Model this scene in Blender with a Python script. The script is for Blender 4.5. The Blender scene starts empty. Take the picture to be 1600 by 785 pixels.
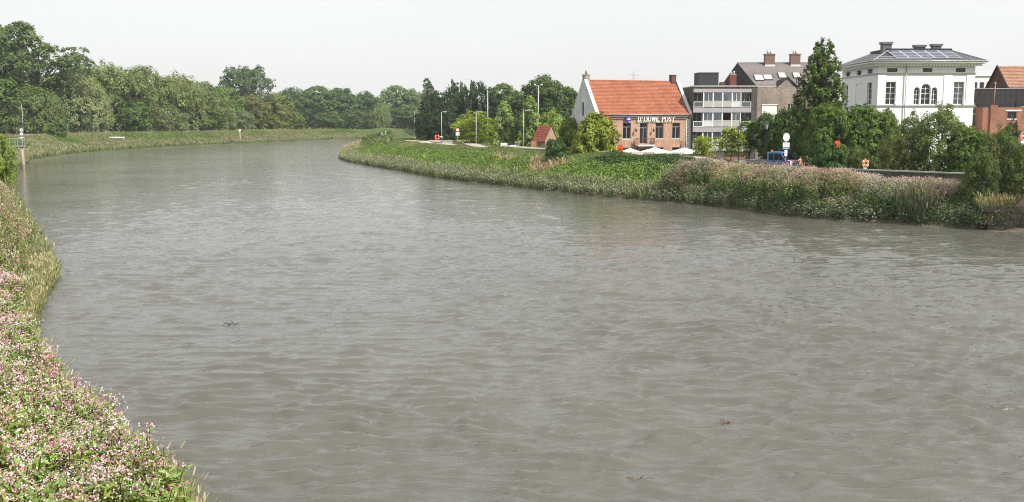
import bpy, bmesh, math, random
import numpy as np
from mathutils import Vector, Matrix

SC = bpy.context.scene
COL = SC.collection
R = math.radians

# ------------------------------------------------------------------ camera, sky, sun, exposure
CAM_Z = 8.7
PITCH = math.atan(202.5 / 1600)
camd = bpy.data.cameras.new("camera")
camd.lens = 36.0
camd.sensor_width = 36.0
camd.clip_start = 0.2
camd.clip_end = 9000
cam = bpy.data.objects.new("camera", camd)
COL.objects.link(cam)
cam.location = (0, 0, CAM_Z)
cam.rotation_euler = (math.pi / 2 - PITCH, 0, 0)
SC.camera = cam

TO_SUN = Vector((0.546, -0.458, 0.701)).normalized()
SUN_EL = math.asin(TO_SUN.z)
SUN_AZ = math.atan2(TO_SUN.x, TO_SUN.y)          # from +Y towards +X
world = bpy.data.worlds.new("World")
SC.world = world
world.use_nodes = True
nt = world.node_tree
nt.nodes.clear()
w_out = nt.nodes.new("ShaderNodeOutputWorld")
w_bg = nt.nodes.new("ShaderNodeBackground")
sky = nt.nodes.new("ShaderNodeTexSky")
sky.sky_type = 'NISHITA'
sky.sun_disc = False
sky.sun_elevation = SUN_EL
sky.sun_rotation = SUN_AZ
sky.air_density = 1.2
sky.dust_density = 1.5
sky.ozone_density = 1.0
whit = nt.nodes.new("ShaderNodeMix")
whit.data_type = 'RGBA'
w_tc = nt.nodes.new("ShaderNodeTexCoord")          # thin white summer veil over the blue, slightly uneven
w_mp = nt.nodes.new("ShaderNodeMapping"); w_mp.inputs['Scale'].default_value = (1.2, 1.2, 4.5)
w_nz = nt.nodes.new("ShaderNodeTexNoise"); w_nz.inputs['Scale'].default_value = 1.6; w_nz.inputs['Detail'].default_value = 5
w_mr = nt.nodes.new("ShaderNodeMapRange"); w_mr.inputs['From Min'].default_value = .3; w_mr.inputs['From Max'].default_value = .7
w_mr.inputs['To Min'].default_value = .76; w_mr.inputs['To Max'].default_value = .94
nt.links.new(w_tc.outputs['Generated'], w_mp.inputs[0]); nt.links.new(w_mp.outputs[0], w_nz.inputs['Vector'])
nt.links.new(w_nz.outputs['Fac'], w_mr.inputs['Value']); nt.links.new(w_mr.outputs[0], whit.inputs[0])
nt.links.new(sky.outputs[0], whit.inputs[6])
whit.inputs[7].default_value = (6.85, 6.83, 6.85, 1)
nt.links.new(whit.outputs[2], w_bg.inputs[0])
w_bg.inputs[1].default_value = 0.12
nt.links.new(w_bg.outputs[0], w_out.inputs[0])

sund = bpy.data.lights.new("sun", 'SUN')
sund.energy = 5.0
sund.angle = R(0.53)
sund.color = (1.0, 0.955, 0.88)
sun = bpy.data.objects.new("sun", sund)
COL.objects.link(sun)
sun.rotation_euler = (-TO_SUN).to_track_quat('-Z', 'Y').to_euler()

SC.view_settings.view_transform = 'Standard'
SC.view_settings.look = 'None'
SC.view_settings.exposure = 0.30
SC.view_settings.gamma = 1.0
SC.view_settings.use_curve_mapping = False
SC.cycles.pixel_filter_type = 'BLACKMAN_HARRIS'
SC.cycles.filter_width = 1.05
SC.cycles.max_bounces = 6
SC.cycles.sample_clamp_direct = 3.0
SC.cycles.use_denoising = True
SC.cycles.denoising_prefilter = 'NONE'
SC.cycles.transparent_max_bounces = 8

# ------------------------------------------------------------------ pixel of the photo -> place in the world
CP, SP = math.cos(PITCH), math.sin(PITCH)
def ray(u, v):
    a = (u - 800) / 1600
    b = (392.5 - v) / 1600
    return a, CP + b * SP, -SP + b * CP
def at(u, v, y):
    r = ray(u, v)
    t = y / r[1]
    return Vector((r[0] * t, y, CAM_Z + r[2] * t))

# ------------------------------------------------------------------ objects
def tag(o, label=None, cat=None, group=None, kind=None):
    if label: o["label"] = label
    if cat: o["category"] = cat
    if group: o["group"] = group
    if kind: o["kind"] = kind
    return o
def thing(name, label, cat, loc=(0, 0, 0), rz=0.0, group=None):
    o = bpy.data.objects.new(name, None)
    COL.objects.link(o)
    o.empty_display_size = 0.3
    o.location = loc
    o.rotation_euler = (0, 0, rz)
    return tag(o, label, cat, group)
def link(name, mesh, parent=None, loc=(0, 0, 0), rot=(0, 0, 0)):
    o = bpy.data.objects.new(name, mesh)
    COL.objects.link(o)
    o.parent = parent
    o.location = loc
    o.rotation_euler = rot
    return o
def copy_tree(o, parent=None):
    c = o.copy()
    COL.objects.link(c)
    if parent is not None: c.parent = parent
    for ch in list(o.children):
        copy_tree(ch, c)
    return c

class MB:
    """collects simple shapes into one mesh"""
    def __init__(s):
        s.v = []; s.f = []; s.m = []; s.sm = []
    def add(s, vs, fs, mat=0, smooth=False):
        b = len(s.v)
        s.v += [tuple(p) for p in vs]
        for f in fs:
            s.f.append(tuple(b + i for i in f)); s.m.append(mat); s.sm.append(smooth)
        return s
    def box(s, x0, x1, y0, y1, z0, z1, mat=0):
        vs = [(x0,y0,z0),(x1,y0,z0),(x1,y1,z0),(x0,y1,z0),(x0,y0,z1),(x1,y0,z1),(x1,y1,z1),(x0,y1,z1)]
        return s.add(vs, [(0,3,2,1),(4,5,6,7),(0,1,5,4),(1,2,6,5),(2,3,7,6),(3,0,4,7)], mat)
    def bar(s, p0, p1, w, h, mat=0):
        p0 = Vector(p0); p1 = Vector(p1); d = (p1 - p0).normalized()
        up = Vector((0, 0, 1)) if abs(d.z) < 0.95 else Vector((0, 1, 0))
        a = d.cross(up).normalized(); b = a.cross(d).normalized()
        vs = []
        for p in (p0, p1):
            for q, r_ in ((-1,-1),(1,-1),(1,1),(-1,1)):
                vs.append(p + a * (q * w / 2) + b * (r_ * h / 2))
        return s.add(vs, [(0,1,2,3),(7,6,5,4),(0,4,5,1),(1,5,6,2),(2,6,7,3),(3,7,4,0)], mat)
    def tube(s, pts, rad, n=8, mat=0, caps=True):
        pts = [Vector(p) for p in pts]
        if not hasattr(rad, '__len__'): rad = [rad] * len(pts)
        vs = []; fs = []
        for i, p in enumerate(pts):
            d = (pts[min(i+1, len(pts)-1)] - pts[max(i-1, 0)]).normalized()
            up = Vector((0, 0, 1)) if abs(d.z) < 0.9 else Vector((1, 0, 0))
            a = d.cross(up).normalized(); b = a.cross(d)
            for k in range(n):
                t = 2 * math.pi * k / n
                vs.append(p + (a * math.cos(t) + b * math.sin(t)) * rad[i])
        for i in range(len(pts) - 1):
            for k in range(n):
                k2 = (k + 1) % n
                fs.append((i*n+k, i*n+k2, (i+1)*n+k2, (i+1)*n+k))
        s.add(vs, fs, mat, True)
        if caps:
            b = len(s.v) - len(vs)
            s.f.append(tuple(b + k for k in range(n))[::-1]); s.m.append(mat); s.sm.append(False)
            s.f.append(tuple(b + (len(pts)-1)*n + k for k in range(n))); s.m.append(mat); s.sm.append(False)
        return s
    def lathe(s, prof, n=16, c=(0, 0, 0), mat=0):
        vs = []; fs = []
        for r_, z in prof:
            for k in range(n):
                t = 2 * math.pi * k / n
                vs.append((c[0] + r_ * math.cos(t), c[1] + r_ * math.sin(t), c[2] + z))
        for i in range(len(prof) - 1):
            for k in range(n):
                k2 = (k + 1) % n
                fs.append((i*n+k, i*n+k2, (i+1)*n+k2, (i+1)*n+k))
        return s.add(vs, fs, mat, True)
    def prism(s, poly, axis, a, b, mat=0):
        """poly of 2d points extruded along axis from a to b (axis x: poly is y,z; y: x,z; z: x,y)"""
        def P(p, t):
            return {'x': (t, p[0], p[1]), 'y': (p[0], t, p[1]), 'z': (p[0], p[1], t)}[axis]
        n = len(poly)
        vs = [P(p, a) for p in poly] + [P(p, b) for p in poly]
        fs = [tuple(range(n)), tuple(range(2*n-1, n-1, -1))]
        for i in range(n):
            j = (i + 1) % n
            fs.append((i, i + n, j + n, j))
        return s.add(vs, fs, mat)
    def disc(s, c, r, nrm, th, n=20, mat=0):
        c = Vector(c); nrm = Vector(nrm).normalized()
        s.tube([c - nrm * th / 2, c + nrm * th / 2], r, n, mat)
        return s
    def holed(s, W, H, holes, depth, tr, mat=0, rmat=None):
        """wall W x H with rectangular openings and their reveals; tr(x, z, d) places a point, d = inwards"""
        if rmat is None: rmat = mat
        xs = sorted({0, W} | {h[0] for h in holes} | {h[1] for h in holes})
        zs = sorted({0, H} | {h[2] for h in holes} | {h[3] for h in holes})
        for i in range(len(xs) - 1):
            for j in range(len(zs) - 1):
                cx = (xs[i] + xs[i+1]) / 2; cz = (zs[j] + zs[j+1]) / 2
                if any(h[0] < cx < h[1] and h[2] < cz < h[3] for h in holes): continue
                s.add([tr(xs[i], zs[j], 0), tr(xs[i+1], zs[j], 0), tr(xs[i+1], zs[j+1], 0), tr(xs[i], zs[j+1], 0)], [(0,1,2,3)], mat)
        for a, b, c, d in holes:
            o = [(a, c), (b, c), (b, d), (a, d)]
            for k in range(4):
                p, q = o[k], o[(k+1) % 4]
                s.add([tr(*p, 0), tr(*q, 0), tr(*q, depth), tr(*p, depth)], [(3,2,1,0)], rmat)
        return s
    def mesh(s, name, mats):
        me = bpy.data.meshes.new(name)
        me.from_pydata(s.v, [], s.f)
        for m in (mats if isinstance(mats, (list, tuple)) else [mats]):
            me.materials.append(m)
        me.polygons.foreach_set('material_index', s.m)
        me.polygons.foreach_set('use_smooth', s.sm)
        me.update()
        bm = bmesh.new(); bm.from_mesh(me)
        bmesh.ops.recalc_face_normals(bm, faces=bm.faces)
        bm.to_mesh(me); bm.free()
        return me
    def build(s, name, mats, parent=None, loc=(0, 0, 0), rot=(0, 0, 0)):
        return link(name, s.mesh(name, mats), parent, loc, rot)

# ------------------------------------------------------------------ materials
def new_mat(name):
    m = bpy.data.materials.new(name)
    m.use_nodes = True
    t = m.node_tree
    t.nodes.clear()
    out = t.nodes.new("ShaderNodeOutputMaterial")
    return m, t, out
def N(t, kind, **kw):
    n = t.nodes.new(kind)
    for k, v in kw.items(): setattr(n, k, v)
    return n
def mul_noise(t, col_socket, scale, amt, detail=4, vec=None, stretch=None):
    """multiply a colour by low noise around 1"""
    tc = N(t, "ShaderNodeTexCoord")
    nz = N(t, "ShaderNodeTexNoise")
    nz.inputs['Scale'].default_value = scale
    nz.inputs['Detail'].default_value = detail
    src = tc.outputs['Object'] if vec is None else vec
    if stretch:
        mp = N(t, "ShaderNodeMapping"); mp.inputs['Scale'].default_value = stretch
        t.links.new(src, mp.inputs[0]); src = mp.outputs[0]
    t.links.new(src, nz.inputs['Vector'])
    mr = N(t, "ShaderNodeMapRange")
    mr.inputs['From Min'].default_value = 0.25; mr.inputs['From Max'].default_value = 0.75
    mr.inputs['To Min'].default_value = 1 - amt; mr.inputs['To Max'].default_value = 1 + amt
    t.links.new(nz.outputs['Fac'], mr.inputs['Value'])
    vm = N(t, "ShaderNodeVectorMath", operation='MULTIPLY')
    t.links.new(col_socket, vm.inputs[0]); t.links.new(mr.outputs[0], vm.inputs[1])
    return vm.outputs[0], nz
MATS = {}
def mat(name, col, rough=0.75, amt=0.12, scale=2.0, spec=0.3, metal=0.0, bump=0.0, streak=0.0):
    if name in MATS: return MATS[name]
    m, t, out = new_mat(name)
    rgb = N(t, "ShaderNodeRGB"); rgb.outputs[0].default_value = (*col, 1)
    c, nz = mul_noise(t, rgb.outputs[0], scale, amt)
    if streak:
        c, _ = mul_noise(t, c, 1.5, streak, stretch=(1.6, 1.6, 0.12))
    c, _ = mul_noise(t, c, scale * 9, amt * 0.6, 2)
    p = N(t, "ShaderNodeBsdfPrincipled")
    p.inputs['Roughness'].default_value = rough
    p.inputs['Specular IOR Level'].default_value = spec
    p.inputs['Metallic'].default_value = metal
    t.links.new(c, p.inputs['Base Color'])
    if bump:
        b = N(t, "ShaderNodeBump"); b.inputs['Strength'].default_value = 0.6; b.inputs['Distance'].default_value = bump
        t.links.new(nz.outputs['Fac'], b.inputs['Height']); t.links.new(b.outputs[0], p.inputs['Normal'])
    t.links.new(p.outputs[0], out.inputs[0])
    MATS[name] = m
    return m
def brick_mat(name, c1, c2, mortar, amt=0.18, sx=4.6, sz=14.5):
    m, t, out = new_mat(name)
    tc = N(t, "ShaderNodeTexCoord")
    sep = N(t, "ShaderNodeSeparateXYZ"); t.links.new(tc.outputs['Object'], sep.inputs[0])
    ad = N(t, "ShaderNodeMath", operation='ADD'); t.links.new(sep.outputs[0], ad.inputs[0]); t.links.new(sep.outputs[1], ad.inputs[1])
    cb = N(t, "ShaderNodeCombineXYZ"); t.links.new(ad.outputs[0], cb.inputs[0]); t.links.new(sep.outputs[2], cb.inputs[1])
    br = N(t, "ShaderNodeTexBrick")
    br.inputs['Scale'].default_value = 1.0
    br.inputs['Brick Width'].default_value = 1.0 / sx
    br.inputs['Row Height'].default_value = 1.0 / sz
    br.inputs['Mortar Size'].default_value = 0.007
    br.inputs['Color1'].default_value = (*c1, 1); br.inputs['Color2'].default_value = (*c2, 1); br.inputs['Mortar'].default_value = (*mortar, 1)
    t.links.new(cb.outputs[0], br.inputs['Vector'])
    c, _ = mul_noise(t, br.outputs['Color'], 0.5, amt)
    c, _ = mul_noise(t, c, 3.5, amt)
    c, _ = mul_noise(t, c, 1.2, amt * 0.7, stretch=(1.5, 1.5, 0.15))
    p = N(t, "ShaderNodeBsdfPrincipled"); p.inputs['Roughness'].default_value = 0.9; p.inputs['Specular IOR Level'].default_value = 0.15
    t.links.new(c, p.inputs['Base Color']); t.links.new(p.outputs[0], out.inputs[0])
    MATS[name] = m
    return m
def glass_mat(name, base=(0.018, 0.02, 0.022), clear=0.0):
    m, t, out = new_mat(name)
    p = N(t, "ShaderNodeBsdfPrincipled")
    p.inputs['Base Color'].default_value = (*base, 1); p.inputs['Roughness'].default_value = 0.06
    p.inputs['IOR'].default_value = 1.5
    if clear:
        tr = N(t, "ShaderNodeBsdfTransparent"); tr.inputs[0].default_value = (0.93, 0.95, 0.97, 1)
        fr = N(t, "ShaderNodeFresnel"); fr.inputs['IOR'].default_value = 1.5
        gl = N(t, "ShaderNodeBsdfGlossy"); gl.inputs['Roughness'].default_value = 0.05
        mx = N(t, "ShaderNodeMixShader")
        t.links.new(fr.outputs[0], mx.inputs[0]); t.links.new(tr.outputs[0], mx.inputs[1]); t.links.new(gl.outputs[0], mx.inputs[2])
        t.links.new(mx.outputs[0], out.inputs[0])
    else:
        t.links.new(p.outputs[0], out.inputs[0])
    MATS[name] = m
    return m
def foliage_mat(name, trans=0.28, rough=0.6, use_obj=True):
    m, t, out = new_mat(name)
    a = N(t, "ShaderNodeAttribute", attribute_name='Col')
    c = a.outputs['Color']
    if use_obj:
        oi = N(t, "ShaderNodeObjectInfo")
        vm = N(t, "ShaderNodeVectorMath", operation='MULTIPLY')
        t.links.new(c, vm.inputs[0]); t.links.new(oi.outputs['Color'], vm.inputs[1])
        c = vm.outputs[0]
    p = N(t, "ShaderNodeBsdfPrincipled"); p.inputs['Roughness'].default_value = rough; p.inputs['Specular IOR Level'].default_value = 0.25
    tl = N(t, "ShaderNodeBsdfTranslucent")
    vm2 = N(t, "ShaderNodeVectorMath", operation='MULTIPLY'); vm2.inputs[1].default_value = (1.15, 1.2, 0.6)
    t.links.new(c, vm2.inputs[0]); t.links.new(vm2.outputs[0], tl.inputs[0])
    t.links.new(c, p.inputs['Base Color'])
    mx = N(t, "ShaderNodeMixShader"); mx.inputs[0].default_value = trans
    t.links.new(p.outputs[0], mx.inputs[1]); t.links.new(tl.outputs[0], mx.inputs[2])
    t.links.new(mx.outputs[0], out.inputs[0])
    MATS[name] = m
    return m
def attr_mat(name, rough=0.95):
    m, t, out = new_mat(name)
    a = N(t, "ShaderNodeAttribute", attribute_name='Col')
    c, nz = mul_noise(t, a.outputs['Color'], 0.35, 0.25, 6)
    c, nz = mul_noise(t, c, 5.0, 0.3, 5)
    p = N(t, "ShaderNodeBsdfPrincipled"); p.inputs['Roughness'].default_value = rough; p.inputs['Specular IOR Level'].default_value = 0.1
    b = N(t, "ShaderNodeBump"); b.inputs['Strength'].default_value = 0.8; b.inputs['Distance'].default_value = 0.12
    t.links.new(nz.outputs['Fac'], b.inputs['Height']); t.links.new(b.outputs[0], p.inputs['Normal'])
    t.links.new(c, p.inputs['Base Color']); t.links.new(p.outputs[0], out.inputs[0])
    return m

FOL = foliage_mat('foliage', trans=.35)
VEG = foliage_mat('bank_plants', trans=0.25, use_obj=False)
BARK = mat('bark', (0.085, 0.065, 0.048), 0.95, 0.3, 4, 0.1, bump=0.03)
WHITE = mat('white_render', (0.80, 0.80, 0.79), 0.85, 0.03, 0.7, 0.2, streak=0.03)
WPAINT = mat('white_paint', (0.78, 0.78, 0.76), 0.5, 0.05, 3)
GREYM = mat('galvanised_steel', (0.42, 0.43, 0.44), 0.5, 0.1, 6, metal=0.3)
DARKM = mat('dark_metal', (0.03, 0.035, 0.035), 0.5, 0.15, 5)
GLASS = glass_mat('dark_glass')
CLEAR = glass_mat('window_glass', clear=1)
RED = mat('red_paint', (0.62, 0.05, 0.025), 0.5, 0.08, 5)
ORANGE = mat('orange_paint', (0.75, 0.16, 0.03), 0.5, 0.08, 5)
BLUE = mat('blue_paint', (.07, .15, .36), 0.35, 0.08, 3, 0.5)
CONC = mat('concrete', (0.42, 0.41, 0.38), 0.9, 0.15, 2, 0.15, bump=0.01, streak=0.12)
STONE = mat('light_stone', (0.52, 0.50, 0.46), 0.85, 0.12, 3)
BLACK = mat('black_rubber', (0.02, 0.02, 0.02), 0.85, 0.1, 4)

# ------------------------------------------------------------------ ground, river, path
def catmull(pts, n=6):
    P = np.array(pts, float); out = []
    for i in range(len(P) - 1):
        p0 = P[max(i-1, 0)]; p1 = P[i]; p2 = P[i+1]; p3 = P[min(i+2, len(P)-1)]
        for k in range(n):
            t = k / n
            out.append(0.5 * ((2*p1) + (-p0+p2)*t + (2*p0-5*p1+4*p2-p3)*t*t + (-p0+3*p1-3*p2+p3)*t**3))
    out.append(P[-1])
    return np.array(out)
LEFT = catmull([(8, -70), (1, -20), (-2.2, 4), (-4.5, 14), (-6.2, 19.8), (-7.8, 22.6), (-12.3, 28.6), (-16.4, 35), (-20.6, 43), (-27.5, 61), (-39.5, 84), (-52, 108),
                (-70, 140), (-88, 177), (-101, 216), (-111.6, 256), (-116, 306), (-112.5, 350), (-103.5, 392), (-83, 480), (-45, 560), (40, 630), (200, 690), (500, 720)])
RIGHT = catmull([(190, -60), (110, 20), (62, 66), (41, 81.3), (38, 83.2), (34, 86.2), (26.3, 93.2), (21.3, 105), (14.4, 114.8), (7.8, 124.1), (0, 138.5), (-9.7, 156),
                 (-20.8, 185), (-31.9, 213), (-39, 235), (-44.5, 265), (-50, 310), (-50, 380), (-34, 450), (10, 520), (90, 575), (250, 620), (500, 640)])
def dist_line(x, y, L):
    """distance to a polyline and the y of its nearest point; loop over segments keeps memory small"""
    best = np.full(x.shape, 1e18); ny = np.zeros(x.shape)
    for i in range(len(L) - 1):
        ax, ay = L[i]; bx, by = L[i+1]
        dx, dy = bx - ax, by - ay
        t = np.clip(((x-ax)*dx + (y-ay)*dy) / (dx*dx + dy*dy), 0, 1)
        px, py = ax + t*dx, ay + t*dy
        d = (x-px)**2 + (y-py)**2
        k = d < best
        best[k] = d[k]; ny[k] = py[k]
    return np.sqrt(best), ny
RIVER = np.vstack([LEFT, RIGHT[::-1]])
def in_river(x, y):
    ins = np.zeros(x.shape, bool)
    n = len(RIVER)
    for i in range(n):
        x1, y1 = RIVER[i]; x2, y2 = RIVER[(i+1) % n]
        if y1 == y2: continue
        c = ((y1 > y) != (y2 > y)) & (x < (x2-x1) * (y-y1) / (y2-y1) + x1)
        ins ^= c
    return ins
def sstep(a, b, x):
    t = np.clip((x-a) / (b-a), 0, 1)
    return t*t*(3-2*t)
def vnoise(x, y, s, seed=0):
    """cheap smooth value noise"""
    r = np.random.RandomState(seed).rand(256, 256)
    X = x / s; Y = y / s
    i = np.floor(X).astype(int); j = np.floor(Y).astype(int)
    fx = X - i; fy = Y - j
    fx = fx*fx*(3-2*fx); fy = fy*fy*(3-2*fy)
    g = lambda a, b: r[a % 256, b % 256]
    return (g(i,j)*(1-fx)+g(i+1,j)*fx)*(1-fy) + (g(i,j+1)*(1-fx)+g(i+1,j+1)*fx)*fy
def survey(x, y):
    """height, side (0 river, 1 left, 2 right), distance from the water's edge"""
    x = np.asarray(x, float); y = np.asarray(y, float)
    dl, yl = dist_line(x, y, LEFT)
    dr, yr = dist_line(x, y, RIGHT)
    riv = in_river(x, y)
    side = np.where(riv, 0, np.where(dl < dr, 1, 2))
    t = np.minimum(dl, dr)
    wob = (vnoise(x, y, 7, 1) - 0.5) * np.clip(t, 0, 6) * 0.12
    near = 1 - sstep(90, 150, yl)
    lf = np.interp(t, [0, 2.5, 4, 13, 14.5, 23, 31, 400, 1e5], [0, .35, .9, 4.8, 5.0, 5.0, 4.2, 4.2, 3])
    ln = np.interp(t, [0, 2, 6, 12, 16, 1e5], [0, .7, 2.3, 4.2, 4.8, 4.8])
    zl = lf*(1-near) + ln*near
    q = 1 - sstep(104, 126, yr)
    rd = np.interp(t, [0, 1.5, 12, 13, 19, 25, 500, 1e5], [0, .45, 4.1, 4.2, 4.2, 2.5, 2.5, 2.0])
    rq = np.interp(t, [0, 1.2, 8, 9, 1e5], [0, .7, 2.6, 3.0, 3.0])
    tip = sstep(255, 330, yr)
    rt = np.interp(t, [0, 3, 12, 1e5], [0, 1.0, 3.2, 3.2])
    zr = rd*(1-q)*(1-tip) + rq*q + rt*tip*(1-q)
    z = np.where(side == 1, zl, zr) + wob
    z = np.where(side == 0, np.maximum(-2.5, -0.25 - t*0.35), z)
    return z, side, t, yl, yr, q
def hz(x, y):
    return float(survey(np.array([x]), np.array([y]))[0][0])

def npmesh(name, V, F, C=None, mats=None, MI=None, smooth=False):
    V = np.asarray(V, np.float32); F = np.asarray(F, np.int32)
    me = bpy.data.meshes.new(name)
    k = F.shape[1]
    me.vertices.add(len(V)); me.vertices.foreach_set('co', V.ravel())
    me.loops.add(F.size); me.loops.foreach_set('vertex_index', F.ravel())
    me.polygons.add(len(F))
    me.polygons.foreach_set('loop_start', np.arange(0, F.size, k, dtype=np.int32))
    me.polygons.foreach_set('loop_total', np.full(len(F), k, np.int32))
    if smooth: me.polygons.foreach_set('use_smooth', np.ones(len(F), bool))
    if C is not None:
        C = np.asarray(C, np.float32)
        if C.shape[1] == 3: C = np.hstack([C, np.ones((len(C), 1), np.float32)])
        me.attributes.new('Col', 'FLOAT_COLOR', 'POINT').data.foreach_set('color', C.ravel())
    for m in (mats or []): me.materials.append(m)
    if MI is not None: me.polygons.foreach_set('material_index', np.asarray(MI, np.int32))
    me.update(calc_edges=True)
    return me

def axis(lo, hi, step, far, n):
    c = np.arange(lo, hi + step/2, step)
    g = np.geomspace(step*1.5, far, n)
    return np.concatenate([lo - g[::-1], c, hi + g])
gx = axis(-170, 110, 1.6, 1650, 24)
gy = axis(4, 300, 1.6, 1700, 36)
GX, GY = np.meshgrid(gx, gy)
fx, fy = GX.ravel(), GY.ravel()
z, side, t, yl, yr, q = survey(fx, fy)
nx, ny = len(gx), len(gy)
idx = np.arange(nx*ny).reshape(ny, nx)
F = np.stack([idx[:-1, :-1].ravel(), idx[:-1, 1:].ravel(), idx[1:, 1:].ravel(), idx[1:, :-1].ravel()], 1)
mud = np.array([.12, .10, .075]); turf = np.array([.085, .115, .03]); lush = np.array([.05, .095, .02]); dry = np.array([.22, .18, .09]); paving = np.array([.26, .25, .23]); bed = np.array([.10, .085, .06])
def lerp(a, b, w): return a*(1-w)[:, None] + b*w[:, None]
C = np.tile(lush, (len(fx), 1))
C = lerp(C, turf, sstep(9.5, 12.5, t))
C = lerp(C, dry, sstep(.55, .8, vnoise(fx, fy, 11, 3)) * .5 * (t > 6))
C = lerp(C, np.tile(paving, (1, 1)), ((side == 2) & (q > .5) & (t > 14) & (fx < 36)).astype(float))
C = lerp(C, mud, 1 - sstep(.3, 2.2, t))
C = lerp(C, bed, (side == 0).astype(float))
ground = link('ground', npmesh('ground', np.stack([fx, fy, z], 1), F, C, [attr_mat('ground_soil_grass')], smooth=True))
tag(ground, 'grassy river banks and flat land on both sides of the river', None, None, 'structure')

def water_mat():
    m, t, out = new_mat('river_water')
    geo = N(t, "ShaderNodeNewGeometry")
    def noise(scale, sx, sy, det, rot=0.0, rough=0.5):
        mp = N(t, "ShaderNodeMapping"); mp.inputs['Scale'].default_value = (sx, sy, 1); mp.inputs['Rotation'].default_value = (0, 0, rot)
        t.links.new(geo.outputs['Position'], mp.inputs[0])
        nz = N(t, "ShaderNodeTexNoise"); nz.inputs['Scale'].default_value = scale; nz.inputs['Detail'].default_value = det; nz.inputs['Roughness'].default_value = rough
        t.links.new(mp.outputs[0], nz.inputs['Vector'])
        return nz.outputs['Fac']
    def ridged(scale, sx, sy, det, rot):
        f = noise(scale, sx, sy, det, rot); n = f.node; n.noise_type = 'RIDGED_MULTIFRACTAL'; n.normalize = True
        return f
    def math_(op, a, b):
        n = N(t, "ShaderNodeMath", operation=op)
        for k, s in enumerate((a, b)):
            if isinstance(s, (int, float)): n.inputs[k].default_value = s
            else: t.links.new(s, n.inputs[k])
        return n.outputs[0]
    n2 = noise(2.6, .46, 1.0, 4, R(6), .62)
    n3 = ridged(3.4, .5, 1.0, 3, R(-12))
    gust = noise(0.035, 1.0, 1.4, 3, R(25))
    gr = N(t, "ShaderNodeMapRange"); gr.inputs['From Min'].default_value = .35; gr.inputs['From Max'].default_value = .65
    gr.inputs['To Min'].default_value = .55; gr.inputs['To Max'].default_value = 1.15
    t.links.new(gust, gr.inputs['Value'])
    h = math_('ADD', math_('MULTIPLY', n2, .085), math_('MULTIPLY', n3, .042))
    h = math_('MULTIPLY', h, gr.outputs[0])
    sp_ = N(t, "ShaderNodeSeparateXYZ"); t.links.new(geo.outputs['Position'], sp_.inputs[0])
    sh_ = N(t, "ShaderNodeMapRange"); sh_.inputs['From Min'].default_value = 25; sh_.inputs['From Max'].default_value = 150     # ripples flattened with distance so the mid river reflects brighter
    sh_.inputs['To Min'].default_value = 1.0; sh_.inputs['To Max'].default_value = .27
    t.links.new(sp_.outputs[1], sh_.inputs['Value'])
    fr_ = N(t, "ShaderNodeMapRange"); fr_.inputs['From Min'].default_value = 130; fr_.inputs['From Max'].default_value = 280     # ripples raised again far off to reflect more sky
    fr_.inputs['To Min'].default_value = 0; fr_.inputs['To Max'].default_value = .9
    t.links.new(sp_.outputs[1], fr_.inputs['Value'])
    h = math_('MULTIPLY', h, math_('ADD', sh_.outputs[0], fr_.outputs[0]))
    b = N(t, "ShaderNodeBump"); b.inputs['Strength'].default_value = 1.0; b.inputs['Distance'].default_value = 1.0
    t.links.new(h, b.inputs['Height'])
    rgb = N(t, "ShaderNodeRGB"); rgb.outputs[0].default_value = (.104, .102, .086, 1)
    c, _ = mul_noise(t, rgb.outputs[0], .05, .12, 3, vec=geo.outputs['Position'])
    p = N(t, "ShaderNodeBsdfPrincipled")
    p.inputs['Roughness'].default_value = .07; p.inputs['IOR'].default_value = 1.333; p.inputs['Specular IOR Level'].default_value = .5
    t.links.new(c, p.inputs['Base Color']); t.links.new(b.outputs[0], p.inputs['Normal'])
    t.links.new(p.outputs[0], out.inputs[0])
    return m
# the river's surface: a sheet with real waves near the bridge, coarser further off
def waves(x, y):
    """short wind chop: skewed wave trains with wandering, broken crests"""
    def saw(p):                                   # quick rise, slow fall
        f = p - np.floor(p)
        return np.where(f < .30, .5 - .5*np.cos(math.pi*f/.30), .5 + .5*np.cos(math.pi*(f-.30)/.70))
    c, s_ = math.cos(R(7)), math.sin(R(7))
    X, Y = x*c + y*s_ + 900, -x*s_ + y*c + 900
    h = np.zeros(x.shape)
    for lam, amp, w, k in ((1.15, .098, 1.8, 11), (.70, .085, 1.2, 12), (.44, .064, .8, 13)):
        warp = 1.1*(vnoise(X*.8, Y, w*2.2, k) - .5) + .75*(vnoise(X, Y, w, k+20) - .5)
        br = np.clip(vnoise(X*1.15, Y*.9, w*.9, k+40)*2.0 - .45, .06, 1.3)
        th = math.radians({11: 3, 12: 15, 13: -13}[k])
        h += amp * br * saw((Y*math.cos(th) + X*math.sin(th))/lam + warp)
    g = .5 + .8*vnoise(x + 500, y + 500, 17, 9)*(.6 + .8*vnoise(x + 700, y + 500, 6, 10))
    calm = sstep(-22, 2, x + (y - 22)*.42)
    h = h * g * (.38 + .62*calm) * (1 - .78*sstep(26, 120, y))
    return h - .05
wy = [12.0]
while wy[-1] < 250: wy.append(wy[-1] + max(.10, .0034 * wy[-1]))
wy = np.array(wy + list(np.geomspace(wy[-1] + 2, 1900, 36)))
half = np.linspace(-1, 1, 440)
WX = half[None, :] * (wy[:, None] * .62 + 14)
WY = np.repeat(wy[:, None], len(half), 1)
WZ = waves(WX, WY) * (1 - .9*sstep(200, 248, WY))
idx = np.arange(WX.size).reshape(WX.shape)
F = np.stack([idx[:-1, :-1].ravel(), idx[:-1, 1:].ravel(), idx[1:, 1:].ravel(), idx[1:, :-1].ravel()], 1)
river = link('river', npmesh('river', np.stack([WX.ravel(), WY.ravel(), WZ.ravel()], 1), F, None, [water_mat()], smooth=True))
tag(river, 'broad brown river with wind ripples, bending away to the left', None, None, 'structure')

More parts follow.
